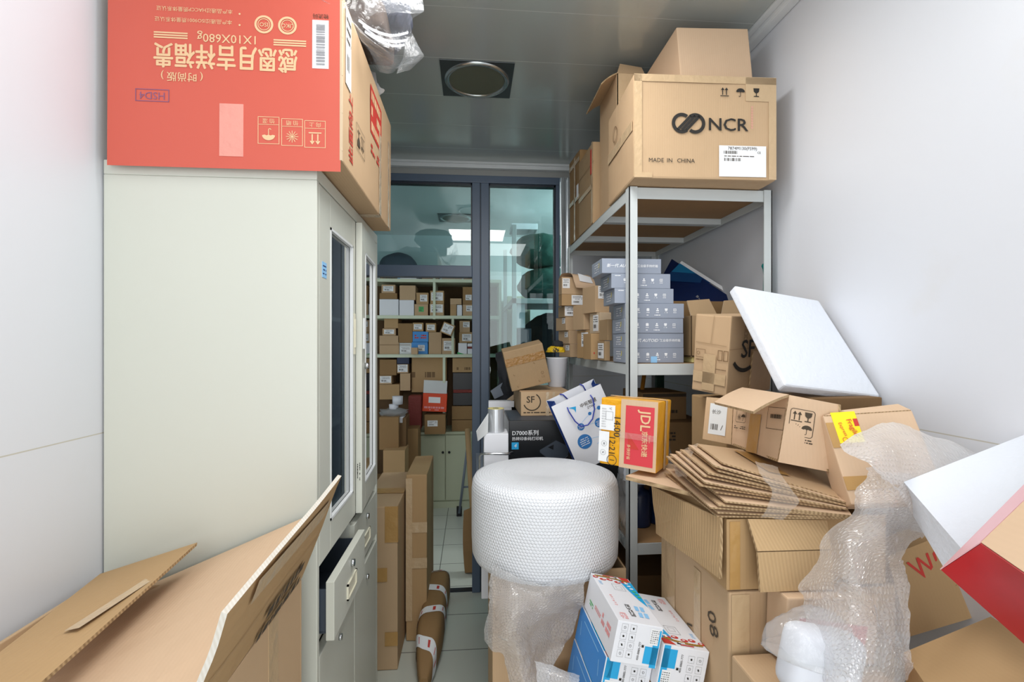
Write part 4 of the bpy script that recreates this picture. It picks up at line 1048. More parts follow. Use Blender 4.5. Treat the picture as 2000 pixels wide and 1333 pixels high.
m = MB(); m.sheet(rel([[(0.0449, 1.19, 0.871), (0.1139, 1.15, 0.8624), (0.1938, 1.15, 0.8494), (0.2731, 1.17, 0.849)],
    [(0.0399, 1.19, 0.8211), (0.1078, 1.15, 0.8261), (0.1877, 1.15, 0.8166), (0.2705, 1.17, 0.8065)],
    [(0.0359, 1.18, 0.7643), (0.0973, 1.1, 0.8056), (0.1831, 1.16, 0.7624), (0.2626, 1.18, 0.7475)],
    [(0.0392, 1.17, 0.7019), (0.0915, 1.1, 0.7536), (0.1609, 1.18, 0.6959), (0.2326, 1.19, 0.6711)],
    [(0.0737, 1.15, 0.6723), (0.1074, 1.12, 0.6851), (0.1596, 1.17, 0.6462), (0.1989, 1.18, 0.625)],
    [(0.0964, 1.13, 0.616), (0.1207, 1.1, 0.6298), (0.1408, 1.12, 0.6145), (0.1716, 1.15, 0.5914)]]), 0, 14, .013, 16)
m.build('loose_tail', 'bubble_sheet', ro)
o = MB().sheet([[(0.1406, 1.1, 0.6963), (0.1762, 1.08, 0.6982), (0.2359, 1.06, 0.6831)], [(0.1436, 1.07, 0.6895), (0.1826, 1.05, 0.6896), (0.227, 1.02, 0.689)], [(0.1488, 1.05, 0.6302), (0.1847, 1.03, 0.6318), (0.2171, 1, 0.6417)]], 0, 9, .006, 20).build('bubble_wrap', 'bubble_dense')
tag(o, 'small white piece of bubble wrap on the carton flap below the loose tail', 'bubble wrap')
cc = thing('open_carton', 'open carton beneath the white and blue product boxes', 'box', (.34, 1.075, 0))
m = MB(); w_, d_, h_ = .3, .3, .585
for q in ((-w_/2, w_/2, -d_/2, -d_/2+.005), (-w_/2, w_/2, d_/2-.005, d_/2), (-w_/2, -w_/2+.005, -d_/2+.005, d_/2-.005), (w_/2-.005, w_/2, -d_/2+.005, d_/2-.005)): m.box(*q, 0, h_, bev=.0012)
m.box(-w_/2+.005, w_/2-.005, -d_/2+.005, d_/2-.005, .57, .576); m.build('box_body', 'kraft', cc)

# white and blue product boxes
def showy(c, rot, dims, label, side, flip):
    w_, d_, h_ = dims; s = -1 if flip else 1
    red = G2(); gold_ = G2(); cyan = G2(); pink = G2(); ink_ = G2(); sky = G2(); grn = G2(); gry = G2(); wh = G2()
    # picture band at the back edge of the lid: red discs round a gilt arc
    X = lambda x, y: (s * x, s * y)
    for i in range(5):
        a = (-.045 + i * .0185, .088 - i * .002 - (.006 if i % 2 else 0)); red.disc(*X(*a), .0085, 18, .0055); wh.disc(*X(a[0] + .002, a[1]), .0035, 12, .002)
    for i in range(14):
        x = -.04 + i * .0058; gold_.disc(*X(x, .096 - .00022 * (i - 3) ** 2 * .5), .0045, 10, .004)
    red.poly([X(.02, .106), X(.047, .106), X(.047, .085), X(.03, .09)]); red.rect(*X(-.005, .103), .03, .004)
    ink_.rect(*X(.012, .1), .008, .004); wh.rect(*X(.004, .097), .014, .004)
    cyan.poly([X(.018, .088), X(.049, .084), X(.049, .0), X(.048, -.03), X(.036, .0), X(.026, .042)])
    for i in range(6): (wh if i < 3 else grn).rect(*X(.033 + i * .002, .075 - i * .0125), .009, .006, s * 10)
    gry.frame(*X(.004, .048), .028, .03, .0008); gry.frame(*X(.004, .046), .014, .014, .0006)
    for i in range(2):
        for j in range(2): sky.rect(*X(.014 + i * .013, -.045 - j * .026), .009, .02, -s * 8)
    ink_.dashes(*X(-.006, -.058), .011, .05, 9, 3, .6); ink_.text('PH-Q201', *X(.03 if flip else -.0, -.02 if flip else -.03), .009, -90 + (180 if flip else 0)) if flip else None
    pink.dashes(*X(-.032, -.02), .006, .05, 6, 3, .5); pink.dashes(*X(-.03, -.085), .016, .026, 4, 8, .6); sky.dashes(*X(-.038, .06), .008, .02, 4, 6, .5)
    # front panel
    fc = G2(); fk = G2(); fb = G2(); fg = G2()
    fs = -1 if flip else 1
    fc.rect(fs * .041, -.004 * fs, .014, h_ * .92); fc.rect(fs * .033, fs * -h_ * .22, .03, h_ * .42)
    fk.rect(fs * .034, fs * h_ * .24, .02, h_ * .4)
    for i in range(2):
        for j in range(4):
            fg.frame(fs * (-.033 + i * .019), fs * (h_ * .36 - j * h_ * .21), .013, .014, .0004)
            (fb.add(ic_recycle(), fs * (-.033 + i * .019), fs * (h_ * .36 - j * h_ * .21), .006) if (i + j) % 3 == 0 else fb.disc(fs * (-.033 + i * .019), fs * (h_ * .36 - j * h_ * .21), .0022, 8) if (i + j) % 3 == 1 else fb.rect(fs * (-.033 + i * .019), fs * (h_ * .36 - j * h_ * .21), .003, .0045, 30))
    fb.text('400-8885-777', fs * .006, fs * -h_ * .15, .0065, 90); fb.rect(fs * .0125, fs * -h_ * .02, .005, .005)
    for i in range(4): fb.dashes(fs * (.028 + i * .0045), fs * h_ * .24, .003, h_ * .34, 7, i + 2, .4)
    m = MB(); m.box(-w_/2, w_/2, -d_/2, d_/2, 0, h_, 0, .0012)
    T_ = fr('T', w_, d_, h_); F_ = fr('F', w_, d_, h_); mats_ = ['white_card']
    kx = w_ / .1
    def put(g, f, mat_, e):
        g2_ = G2(); g2_.v = [(max(-w_/2, min(w_/2, p[0] * kx)),) + tuple(p[1:]) for p in g.v]; g2_.f = g.f
        if mat_ not in mats_: mats_.append(mat_)
        m.art(g2_, f, mats_.index(mat_), e)
    put(cyan, T_, 'ink_cyan', .0004); put(red, T_, 'ink_red', .0006); put(gold_, T_, 'gold', .0009); put(wh, T_, 'paper', .0011); put(ink_, T_, 'ink_black', .0012); put(grn, T_, 'ink_green', .0011)
    put(gry, T_, 'ink_grey', .0006); put(sky, T_, 'ink_sky', .0006); put(pink, T_, 'ink_pink', .0006)
    put(fc, F_, 'ink_cyan', .0004); put(fk, F_, 'paper', .0006); put(fb, F_, 'ink_black', .0009); put(fg, F_, 'ink_grey', .0006)
    L_ = fr('L', w_, d_, h_)
    if side == 'white':
        g = G2(); g.dashes(.05, .0, .06, .026, 2, 5, .7); g.dashes(-.01, -.004, .045, .01, 2, 6, .6); g2_ = G2(); g2_.dashes(-.06, -.012, .03, .012, 2, 4, .6)
        m.art(g, L_, mats_.index('ink_pink'), .0006); m.art(g2_, L_, mats_.index('ink_green'), .0006)
    else:
        mats_.append('lob_blue'); g = G2(); g.rect(0, 0, d_ * .992, h_ * .985); m.art(g, L_, len(mats_) - 1, .0004)
        g = G2(); g.rect(.0, .024, .12, .0025); g.rect(.075, .0, .003, .03, 20); g.rect(-.075, .0, .003, .03, 20); m.art(g, L_, mats_.index('ink_sky'), .0007)
    o = m.build('product_carton', mats_); e = Euler([R(a) for a in rot]); o.rotation_euler = e; o.location = Vector(c) - e.to_matrix() @ Vector((0, 0, h_/2))
    return tag(o, label, 'box', 'white and blue product boxes in a leaning pile')


RT = (-1.3, 12.2, .5)
showy((.331, 1.064, .8105), RT, (.096, .216, .082), 'white product box with a blue pointed stripe on its lid, top of the pile', 'white', False)
showy((.4235, 1.063, .7555), RT, (.098, .224, .09), 'white product box with red picture at its front edge, beside the carton pile', 'white', True)
showy((.314, 1.082, .724), RT, (.1, .212, .082), 'product box with a bright blue side directly under the top white box', 'blue', True)
showy((.296, 1.086, .6385), RT, (.1, .212, .082), 'product box with a blue side at the bottom of the leaning pile', 'blue', True)

# ================================================================== carton pile by the rack
carton('carton', 'large taped carton with staples at the bottom of the pile beside the rack', 'box', (.34, .325, .953), (.652, 1.04, 0), (0, 0, 0), 'kraft', cuts=4, dent=.003, bev=.005,
       prints=[('L', G2().text('08', .1, .38, .05, -70).text('14', .0, .31, .04, -70), 'ink_dark'), ('F', G2().line(-.125, .34, -.11, .32, .0022).line(-.118, .343, -.103, .323, .0022).line(-.13, .2, -.115, .18, .0022).line(-.123, .203, -.108, .183, .0022).line(-.13, .1, -.115, .08, .0022).line(-.123, .103, -.108, .083, .0022), 'chrome')],
       tapes=[[('L', -.16, .1, -.08, .46)], [('L', .02, .2, .05, .46), ('F', -.165, .05, -.13, .47)]], tape_mat='tape_clear', labels=[('L', -.06, .12, .05, .1, 0)], seed=3)
oc = thing('open_carton', 'open carton with flaps hanging down, under the stack of flattened cartons', 'box', (.64, 1.04, .9535))
m = MB(); w_, d_, h_ = .322, .32, .134
for q in ((-w_/2, w_/2, -d_/2, -d_/2+.005), (-w_/2, w_/2, d_/2-.005, d_/2), (-w_/2, -w_/2+.005, -d_/2+.005, d_/2-.005), (w_/2-.005, w_/2, -d_/2+.005, d_/2-.005)): m.box(*q, 0, h_, bev=.0015)
m.box(-w_/2+.005, w_/2-.005, -d_/2+.005, d_/2-.005, 0, .005); m.build('box_body', 'kraft_mid', oc)
O_ = Vector(oc.location); rq = lambda *ps: [Vector(p) - O_ for p in ps]
m = MB(); m.plate(rq((0.4595, 1.2, 1.0585), (0.4682, 0.875, 1.093), (0.4655, 0.87, 0.9814), (0.4676, 1.19, 0.9426)), .005, mi=(0, 0, 1), wob=.003); m.build('flap', ['kraft_lines', 'flute_edge'], oc)
m = MB(); m.plate(rq((0.5123, 0.87, 1.0906), (0.6686, 0.87, 1.084), (0.6574, 0.845, 1.0395), (0.5161, 0.845, 1.0407)), .005, mi=(0, 0, 1)); m.plate(rq((0.5161, 0.845, 1.0407), (0.6574, 0.845, 1.0395), (0.6595, 0.84, 0.9702), (0.5148, 0.835, 0.9732)), .005, mi=(0, 0, 1)); m.build('flap', ['kraft_lines', 'flute_edge'], oc)
m = MB(); m.box(-.155, -.135, -.1612, -.1603, .002, .13); m.build('tape', 'tape_tan', oc)
carton('carton', 'half hidden carton with red print between the big carton and the bubble wrap', 'box', (.17, .06, .12), (.635, .842, .848), (0, 2, 0), 'kraft_light', prints=[('F', G2().rect(-.0, -.0, .13, .035, -8), 'ink_red')], bev=.003)
carton('carton', 'carton beneath the plastic bag of white foam in the pile', 'box', (.24, .2, .842), (.60, .765, 0), (0, 0, 0), 'kraft', bev=.004)
carton('carton', 'tall plain carton behind the courier carton under the foam board', 'box', (.28, .2, 1.268), (.80, 1.315, 0), (0, 0, 0), 'kraft_mid', bev=.004)

# stack of flattened cartons, each sheet its own thing
bot = [(0.4651, 1.12, 1.1119), (0.4671, 0.873, 1.0937), (0.6975, 0.84, 1.0948), (0.8531, 1.08, 1.0693)]
top = [(0.4974, 1.05, 1.1972), (0.4749, 0.905, 1.1911), (0.7018, 0.86, 1.1241), (0.8298, 1.1, 1.1399)]
rnd = random.Random(7); NS = 13
names_ = ['bottom', 'second', 'third', 'fourth', 'fifth', 'sixth', 'seventh', 'eighth', 'ninth', 'tenth', 'eleventh', 'twelfth', 'topmost']
for i in range(NS):
    f = i / (NS - 1); q = [Vector(a).lerp(Vector(b_), f) for a, b_ in zip(bot, top)]
    a = rnd.uniform(-.016, .012) - (.02 if 5 <= i <= 9 else 0); b_ = rnd.uniform(-.012, .012)
    u = (q[2] - q[1]).normalized(); v = (q[1] - q[0]).normalized()
    q[0] += u * a + v * b_ * .5; q[1] += u * (a + rnd.uniform(-.006, .006)) + v * b_; q[2] += v * b_ + u * rnd.uniform(-.012, .008)
    q = [q[1], q[2], q[3], q[0]]
    nr = (q[1] - q[0]).cross(q[3] - q[0]).normalized()
    m = MB(); m.plate(q, .0032, 8, 6, mi=(0, 0, 1), wob=.0008, seed=i * 1.7)
    if i == NS - 1:
        m.art(G2().rect(-.02, .0, .05, .12, 5), qfr(q), 2, .0022)
    o = m.build('flattened_carton', ['kraft_light' if i % 3 else 'kraft', 'flute_edge', 'tape_tan'])
    tag(o, f'flattened carton, {names_[i]} in the stack{" from below" if 0 < i < NS - 1 else ""} beside the yellow parcel', 'flattened carton', 'flattened cartons stacked on the open carton')
m = MB(); q = [(0.3668, 1.135, 1.104), (0.4646, 0.9974, 1.104), (0.608, 1.115, 1.104), (0.5048, 1.2667, 1.104)]; m.plate(q, .009, 8, 6, mi=(0, 0, 1)); o = m.build('cardboard_sheet', ['kraft_light', 'flute_edge'])
tag(o, 'thick double-wall cardboard sheet with an open fluted edge under the yellow parcel', 'cardboard sheet')
o = MB().sheet([[(0.5415, 0.89, 1.1904), (0.5945, 0.9, 1.177)], [(0.5413, 0.865, 1.1678), (0.5815, 0.865, 1.1602)], [(0.5435, 0.845, 1.1481), (0.5997, 0.845, 1.1344)], [(0.5305, 0.84, 1.1147), (0.5794, 0.84, 1.1133)], [(0.5268, 0.845, 1.1019), (0.568, 0.845, 1.096)]], 0, 7, .005, 30).build('packing_tape', 'tape_loose')
tag(o, 'loose clear packing tape band around the stack of flattened cartons', 'tape')
o = MB().sheet([[(0.4788, 1.08, 1.175), (0.4986, 1.04, 1.1969)], [(0.4557, 1.06, 1.151), (0.4556, 0.99, 1.1571)], [(0.4517, 1.04, 1.1276), (0.4477, 0.98, 1.1385)]], 0, 6, .006, 30).build('packing_tape', 'tape_loose')
tag(o, 'crumpled clear tape at the torn corner of the flattened carton stack', 'tape')

# yellow courier parcel
jd = G2(); jd.rect(.017, -.001, .07, .142); jt = G2(); jt.text('JDL', .030, .036, .034, -90, bold=.03, sx=.95); jt.text('京东快递', .030, -.018, .0155, -90, bold=.03); jt.text('Express', .043, -.005, .006, -90); jt.text('多快好省', -.008, -.042, .0095, -90, bold=.02)
jd2 = G2(); jd2.poly([(-.012, .005), (.018, -.034), (-.008, -.034)])
pal = G2(); pal.rect(.004, .003, .104, .162); yl = G2(); yl.frame(.004, .003, .104, .162, .004)
yp = carton('courier_parcel', 'yellow taped courier parcel with a red panel standing on a cardboard sheet', 'parcel', (.145, .117, .169), center=(.413, 1.2, 1.198), rot=(-1.9, 1.7, -37.7), mat='yellow_wrap', cuts=3, dent=.003, bev=.004,
            prints=[('F', G2().rect(.0265, .001, .09, .166), 'kraft_light', .0006), ('F', G2().add(jd, .012, 0), 'jd_red', .0012), ('F', G2().add(jd2, .012, 0), 'ink_red', .0016), ('F', G2().add(jt, .012, 0), 'ink_gold', .002)], seed=6)
hw = G2(); hw.text('14:00', -.0265, .016, .024, -90, bold=.005); hw.text('12:21', -.0375, -.032, .022, -90, bold=.005); hw.ring(-.0365, -.068, .0115, .013); hw.text('1', -.0365, -.068, .018, -90)
m = MB(); m.art(hw, fr('F', .145, .117, .169), 0, .003); m.build('handwriting', 'ink_black', yp)
m = MB(); strip(m, 'F', .145, .117, .169, -.0725, .004, -.033, .066, 0, .001); strip(m, 'F', .145, .117, .169, -.0725, -.075, -.046, -.0, 0, .001); g = G2(); g.text('V', -.045, .058, .01, -90); g.frame(-.047, .04, .018, .02, .0008)
for i in range(6): g.dashes(-.066 + i * .002, .034, .001, .05, 8, i, .5)
g.ring(-.058, -.03, .0065, .0071); g.ring(-.06, -.052, .0065, .0071); g.rect(-.058, -.03, .004, .005); g.rect(-.06, -.052, .005, .003, 30)
m.art(g, fr('F', .145, .117, .169), 1, .0026); m.build('label', ['paper', 'ink_grey'], yp, 'white courier waybill')
m = MB(); strip(m, 'R', .145, .117, .169, .002, -.084, .016, .084, 0, .001); strip(m, 'T', .145, .117, .169, -.07, .0, .0725, .012, 0, .001); m.build('tape', 'tape_clear', yp)
m = MB(); strip(m, 'F', .145, .117, .169, -.02, -.01, .07, .004, 0, .0035); m.build('tape', 'tape_film', yp)

# open storage carton (pushed out of square) with one big flap
F0, F1 = Vector((0.6133, 0.93, 1.1813)), Vector((0.6474, 0.945, 1.3143)); L0, L1 = Vector((0.621, 1.12, 1.1773)), Vector((0.6317, 1.13, 1.288)); R0, R1 = Vector((0.7364, 0.905, 1.1595)), Vector((0.7358, 0.915, 1.2972))
B0 = R0 + (L0 - F0); B1 = R1 + (L1 - F1)
st = thing('open_carton', 'open carton with black handling symbols and a big raised flap on the flattened stack', 'box', F0); rs = lambda *ps: [Vector(p) - F0 for p in ps]
m = MB()
m.plate(rs(F0, R0, R1, F1), .005, mi=(0, 0, 1), wob=.003, seed=2); m.plate(rs(L0, F0, F1, L1), .005, mi=(0, 0, 1), wob=.002, seed=3); m.plate(rs(R0, B0, B1, R1), .005, mi=(0, 0, 1)); m.plate(rs(B0, L0, L1, B1), .005, mi=(0, 0, 1)); m.plate(rs(L0, B0, R0, F0), .005, mi=(0, 0, 1))
q = rs(F0, R0, R1, F1); o_, u_, v_ = qfr(q); hh = (F1 - F0).length; s_ = hh / .131
def rounded(g, x, y, w_, h_, t_):
    r_ = .12 * w_; g.rect(x, y + h_/2, w_ - 2*r_, t_); g.rect(x, y - h_/2, w_ - 2*r_, t_); g.rect(x - w_/2, y, t_, h_ - 2*r_); g.rect(x + w_/2, y, t_, h_ - 2*r_)
    for sx_, sy_, a in ((1, 1, 0), (-1, 1, 90), (-1, -1, 180), (1, -1, 270)): g.ring(x + sx_ * (w_/2 - r_), y + sy_ * (h_/2 - r_), r_ - t_/2, r_ + t_/2, a, a + 90, 6)
    return g
g = G2(); rounded(g, 0, 0, .046, .054, .0012); g.add(ic_up(), -.010, .012, .021); g.add(ic_glass(), .011, .013, .02); g.add(ic_sun(), -.010, -.012, .02); g.add(ic_umbrella(), .011, -.012, .02); g.dashes(.0, -.035, .05, .01, 2, 9, .5)
m.art(g, (Vector(q[0]).lerp(Vector(q[1]), .245) + (Vector(q[3]) - Vector(q[0])) * .62, u_, v_), 2, .0035)
q = rs(L0, F0, F1, L1); o_, u_, v_ = qfr(q)
g = G2(); g.frame(.07, .018, .055, .045, .001); g.dashes(.07, .022, .035, .012, 1, 4, .7); rounded(g, -.055, .02, .04, .04, .001); g.add(ic_sun(), -.062, .012, .016); g.add(ic_umbrella(), -.046, .012, .016); g.dashes(-.055, -.012, .045, .008, 2, 5, .5); m.art(g, (o_, u_, v_), 2, .003)
m.art(G2().rect(.0, -.02, .04, hh * .62), (o_, u_, v_), 3, .0026)
m.build('box_body', ['kraft_light', 'flute_edge', 'ink_dark', 'tape_tan'], st)
m = MB(); m.plate(rs((0.5323, 1.03, 1.2908), (0.5193, 0.86, 1.2938), (0.6474, 0.945, 1.3154), (0.6492, 1.12, 1.3148)), .005, mi=(0, 0, 1), bend=.003); m.build('flap', ['kraft_light', 'flute_edge'], st)
q = rs((0.5692, 1.16, 1.184), (0.6199, 1.118, 1.1778), (0.6289, 1.125, 1.2861), (0.5847, 1.17, 1.2866)); m = MB(); m.plate(q, .005, mi=(0, 0, 1)); fl_ = m.build('flap', ['kraft', 'flute_edge'], st)
o_, u_, v_ = qfr(q); m = MB(); m.art(G2().rect(-.001, .001, .04, .075), (o_, u_, v_), 0, .001); g = G2(); g.text('长沙', -.005, .018, .011); g.bars(-.007, -.018, .018, .014, 4, 9); g.line(.008, -.024, .012, -.012, .0012); m.art(g, (o_, u_, v_), 1, .0016); m.build('label', ['paper_grey', 'ink_dark'], fl_, 'worn white label')

# courier carton with SF letters
sf = G2(); sf.text('SF', -.018, .015, .068, bold=.03); sf.ring(-.03, .02, .055, .066, 218, 300); sf.dashes(-.05, -.095, .04, .008, 1, 4, .8)
sl = G2()
for x in (.03, .047):
    sl.frame(x, .0, .012, .026, .002)
sl.frame(-.03, .0, .028, .022, .0012); sl.add(ic_recycle(), -.037, .0, .012); sl.dashes(-.03, -.018, .028, .006, 1, 3, .6); sl.dashes(.035, -.038, .03, .004, 1, 3, .6)
sm = G2(); sm.line(-.047, .03, .047, .026, .0016); sm.line(.0, .03, .005, .105, .0014)
smf = G2(); smf.line(-.1, .018, .1, .02, .0016); smb = G2()
for j in range(4): smb.frame(-.032, .045 + j * .014, .013, .01, .0015)
cf = carton('courier_carton', 'worn brown carton with big black courier letters between rack and foam board', 'box', (.202, .11, .217), center=(.735, 1.317, 1.396), rot=(6.1, -2.6, 27.5), mat='kraft', cuts=3, dent=.003, bev=.004, seed=8,
            prints=[('F', sf, 'ink_black', .001), ('L', sl, 'ink_brown', .001), ('L', sm, 'kraft_dull', .0008), ('F', smf, 'kraft_dull', .0006), ('F', smb, 'ink_brown', .0006)], tapes=[[('L', -.05, -.08, .05, -.05)], [('L', -.02, -.1, .018, .0)]], tape_mat='tape_clear')
m = MB(); m.plate([(.0, -.0575, -.0 + .002), (.1, -.0575, .002), (.1, -.0575, .118), (.004, -.0585, .118)], .004, mi=(0, 0, 1)); m.build('flap', ['kraft_light', 'flute_edge'], cf)
fb_ = MB(); fb_.box(-.1365, .1365, -.1545, .1545, -.013, .013, 0, .007, 3); o = fb_.build('foam_board', 'foam_white'); o.location = (.806, 1.134, 1.426); o.rotation_euler = (R(51.8), R(6.7), R(10.5)); tag(o, 'thick white foam board leaning against the wall on top of the cartons', 'foam board')
m = MB(); m.plate([(0.9397, 1.1, 1.2613), (0.9942, 1.09, 1.2595), (1.0198, 1.13, 1.3393), (0.9852, 1.15, 1.3472)], .006, mi=(0, 0, 1)); o = m.build('cardboard_sheet', ['kraft', 'flute_edge']); tag(o, 'brown cardboard piece against the wall behind the white foam board', 'cardboard sheet')
carton('carton', 'dark brown carton under the lower edge of the white foam board', 'box', (.17, .12, .10), (.83, 1.075, 1.2), (0, 0, 0), 'kraft_dark')

# carton with the yellow sticker
fg = carton('fragile_carton', 'tilted brown carton with a yellow fragile sticker leaning on the wall', 'box', (.161, .062, .171), center=(.782, .885, 1.193), rot=(-26.9, -5.2, -13.1), mat='kraft_light', bev=.003, tapes=[[('F', -.08, .02, -.03, .07)], [('F', -.08, -.06, .02, -.035)]])
m = MB(); strip(m, 'F', .161, .062, .171, -.066, .028, -.022, .09, 0, .001); strip(m, 'F', .161, .062, .171, -.03, .06, -.022, .075, 1, .0014)
g = G2(); g.text('Fragile', -.036, .058, .013, -80, bold=.015); g.text('Express', -.0535, .055, .009, -80); g.ring(-.055, .034, .004, .005)
m.art(g, fr('F', .161, .062, .171), 2, .0028); m.build('sticker', ['paper_yellow', 'ink_red', 'fragile_red'], fg, 'yellow warning sticker')
m = MB(); m.plate([(-.078, -.032, .171), (.078, -.032, .171), (.07, -.015, .19), (-.04, -.02, .183)], .004, mi=(0, 0, 1)); m.build('flap', ['kraft_light', 'flute_edge'], fg)

# ---- bubble wrap, bagged foam, cartons and gift box by the wall
o = MB().sheet([[(0.6892, 0.8, 1.2093), (0.7187, 0.79, 1.1995), (0.7619, 0.79, 1.1834), (0.8058, 0.8, 1.166)],
    [(0.6787, 0.79, 1.1675), (0.6958, 0.77, 1.1643), (0.7473, 0.77, 1.1542), (0.8151, 0.79, 1.1237)],
    [(0.6462, 0.8, 1.1107), (0.6634, 0.77, 1.1262), (0.7098, 0.76, 1.1197), (0.7959, 0.8, 1.0844)],
    [(0.5959, 0.8, 1.048), (0.594, 0.73, 1.0891), (0.6509, 0.73, 1.083), (0.7237, 0.76, 1.0634)],
    [(0.5677, 0.8, 0.9984), (0.5692, 0.71, 1.0468), (0.6288, 0.71, 1.0404), (0.7037, 0.74, 1.0183)],
    [(0.5627, 0.78, 0.9608), (0.5696, 0.7, 1.0007), (0.6241, 0.7, 0.9942), (0.6917, 0.72, 0.9757)],
    [(0.5554, 0.76, 0.913), (0.5533, 0.68, 0.9631), (0.6063, 0.68, 0.9565), (0.6751, 0.7, 0.9363)],
    [(0.5582, 0.74, 0.8593), (0.5531, 0.67, 0.9093), (0.6014, 0.67, 0.9064), (0.6629, 0.69, 0.8886)]], 0, 12, .016, 15).build('bubble_wrap', 'bubble_sheet')
tag(o, 'large crumpled sheet of clear bubble wrap hanging in front of the carton pile', 'bubble wrap')
o = MB().sheet([[(0.6433, 0.8, 1.2433), (0.756, 0.84, 1.2692), (0.8357, 0.84, 1.2558), (0.9224, 0.82, 1.2185)],
    [(0.6447, 0.79, 1.2312), (0.7229, 0.8, 1.2474), (0.8059, 0.81, 1.2385), (0.8849, 0.8, 1.2117)],
    [(0.672, 0.78, 1.2144), (0.719, 0.78, 1.2179), (0.786, 0.79, 1.2052), (0.8542, 0.79, 1.1903)],
    [(0.7001, 0.78, 1.1875), (0.738, 0.78, 1.1734), (0.7761, 0.78, 1.1681), (0.8249, 0.79, 1.1684)]], 0, 8, .008, 18).build('bubble_wrap', 'bubble_dense')
tag(o, 'milky bubble wrap sheet lying over the fragile carton by the wall', 'bubble wrap')
t = thing('foam_bag', 'white foam block in a clear bag beside the hanging bubble wrap', 'plastic bag', (.545, .74, .843))
m = MB(); m.blob((0, 0, .075), (.078, .05, .075), 0, 4, .1, 2, 5, flat=0, M=Matrix.Rotation(R(10), 4, 'Y')); m.build('bag_film', 'bag_film', t)
m = MB(); m.box(-.06, .062, -.03, .03, .012, .118, 0, .028, 6, smooth=True, M=Matrix.Rotation(R(12), 4, 'Y')); m.build('foam_block', 'white_plastic', t)
q = [(0.8294, 0.86, 0.8606), (0.989, 0.86, 0.8971), (1.0462, 0.93, 1.0479), (0.8494, 0.93, 0.9824)]
m = MB(); b4 = [Vector(p) + Vector((.0, .07, -.01)) for p in (q[0], q[1], q[2], q[3])]
m.hexa([q[0], q[1], q[2], q[3]], b4); o_, u_, v_ = qfr(q); g = G2(); g.text('WG', .006, .03, .05, 5, bold=.02); m.art(g, (o_, u_, v_), 1, .001); g = G2(); g.dashes(.02, -.012, .06, .012, 1, 3, .7); m.art(g, (o_, u_, v_), 2, .001)
o = m.build('carton', ['kraft_mid', 'ink_red', 'ink_brown']); tag(o, 'brown carton with red letters behind the red gift box', 'box')
q = [(0.655, 0.62, 0.9033), (0.8434, 0.62, 0.9638), (0.8603, 0.74, 0.965), (0.7046, 0.74, 0.9135)]
m = MB(); m.hexa(q, Vector((.03, .02, -.16))); o = m.build('carton', 'kraft_mid'); tag(o, 'plain brown carton under the red gift box at the bottom edge', 'box')
q = [(0.7219, 0.66, 1.1141), (0.8212, 0.64, 1.2283), (0.9751, 0.76, 1.2723), (0.7427, 0.78, 1.1804)]; d4 = [(0.7361, 0.7, 1.0657), (0.8981, 0.7, 1.1683), (1.0626, 0.82, 1.2493), (0.7678, 0.82, 1.1565)]
m = MB(); m.hexa(q, d4, 0, 8)
o = m.build('foam_board', 'foam_white'); tag(o, 'white foam block lying against the red gift box', 'foam board')
B_, C_, E_ = Vector((0.6483, 0.57, 1.1624)), Vector((0.6351, 0.5, 1.1491)), Vector((0.724, 0.57, 1.2266))
A_, D_, F_ = Vector((0.6458, 0.62, 1.106)), Vector((0.6859, 0.54, 1.04)), Vector((0.8003, 0.63, 1.2299))
G_ = C_ + (E_ - B_); H_ = D_ + (F_ - A_)
gb = thing('gift_box', 'shiny red gift box with a plain cardboard face, nearest on the pile by the wall', 'box', A_); rg = lambda *ps: [Vector(p) - A_ for p in ps]
m = MB(); m.hexa(rg(A_, D_, C_, B_), rg(F_, H_, G_, E_), 0, 8); m.build('box_body', 'red_gift', gb)
nr = (C_ - B_).cross(E_ - B_).normalized(); nr = nr if nr.dot(Vector((0, 0, 1.417)) - B_) > 0 else -nr
m = MB(); ce = (B_ + C_ + G_ + E_) / 4; q = [p + (ce - p) * .03 + nr * .0025 for p in (B_, C_, G_, E_)]; m.hexa(rg(*q), -nr * .002, 0, 8); m.build('cardboard_face', 'kraft_light', gb, 'plain cardboard face')
nr = (B_ - A_).cross(F_ - A_).normalized(); nr = nr if nr.dot(Vector((0, 0, 1.417)) - A_) > 0 else -nr
m = MB(); m.hexa([p + nr * .0015 for p in rg(A_, B_, E_, F_)], -nr * .001, 0, 8); m.build('pink_side', 'pink_edge', gb, 'pale pink end')

# ================================================================== big open carton below the cabinet
bg = thing('open_carton', 'big open carton with spread flaps in front of the filing cabinet', 'box', (-.54, .81, 0))
m = MB(); X0, X1, Y0, Y1, Hh = -.2, .203, -.21, .19, .95
for q in ((X0, X1, Y0, Y0+.007), (X0, X1, Y1-.007, Y1), (X0, X0+.007, Y0+.007, Y1-.007), (X1-.007, X1, Y0+.007, Y1-.007)): m.box(*q, 0, Hh, bev=.002)
m.box(X0, X1, Y0, Y1, 0, .007); m.box(X1, X1 + .001, .03, .07, .55, .95, 1)
m.build('box_body', ['kraft', 'tape_clear'], bg)
O_ = Vector(bg.location); rq = lambda *ps: [Vector(p) - O_ for p in ps]
q = rq((-.337, .6, .953), (-.337, 1.0, .953), (-.259, 1.0, 1.154), (-.287, .6, 1.099)); m = MB(); m.plate(q, .0075, 8, 8, mi=(0, 0, 1), wob=.003)
o_, u_, v_ = qfr(q); g = G2(); g.rect(.02, .06, .3, .035, -2); m.art(g, (o_, u_, v_), 2, .0035); 
g = G2(); g.dashes(.06, -.045, .15, .022, 1, 6, .8); g.dashes(.06, -.08, .17, .02, 1, 4, .8); m.art(g, (o_, u_, v_), 3, .0035); g = G2(); g.line(-.19, -.02, .19, -.012, .0016); m.art(g, (o_, u_, v_), 4, .003)
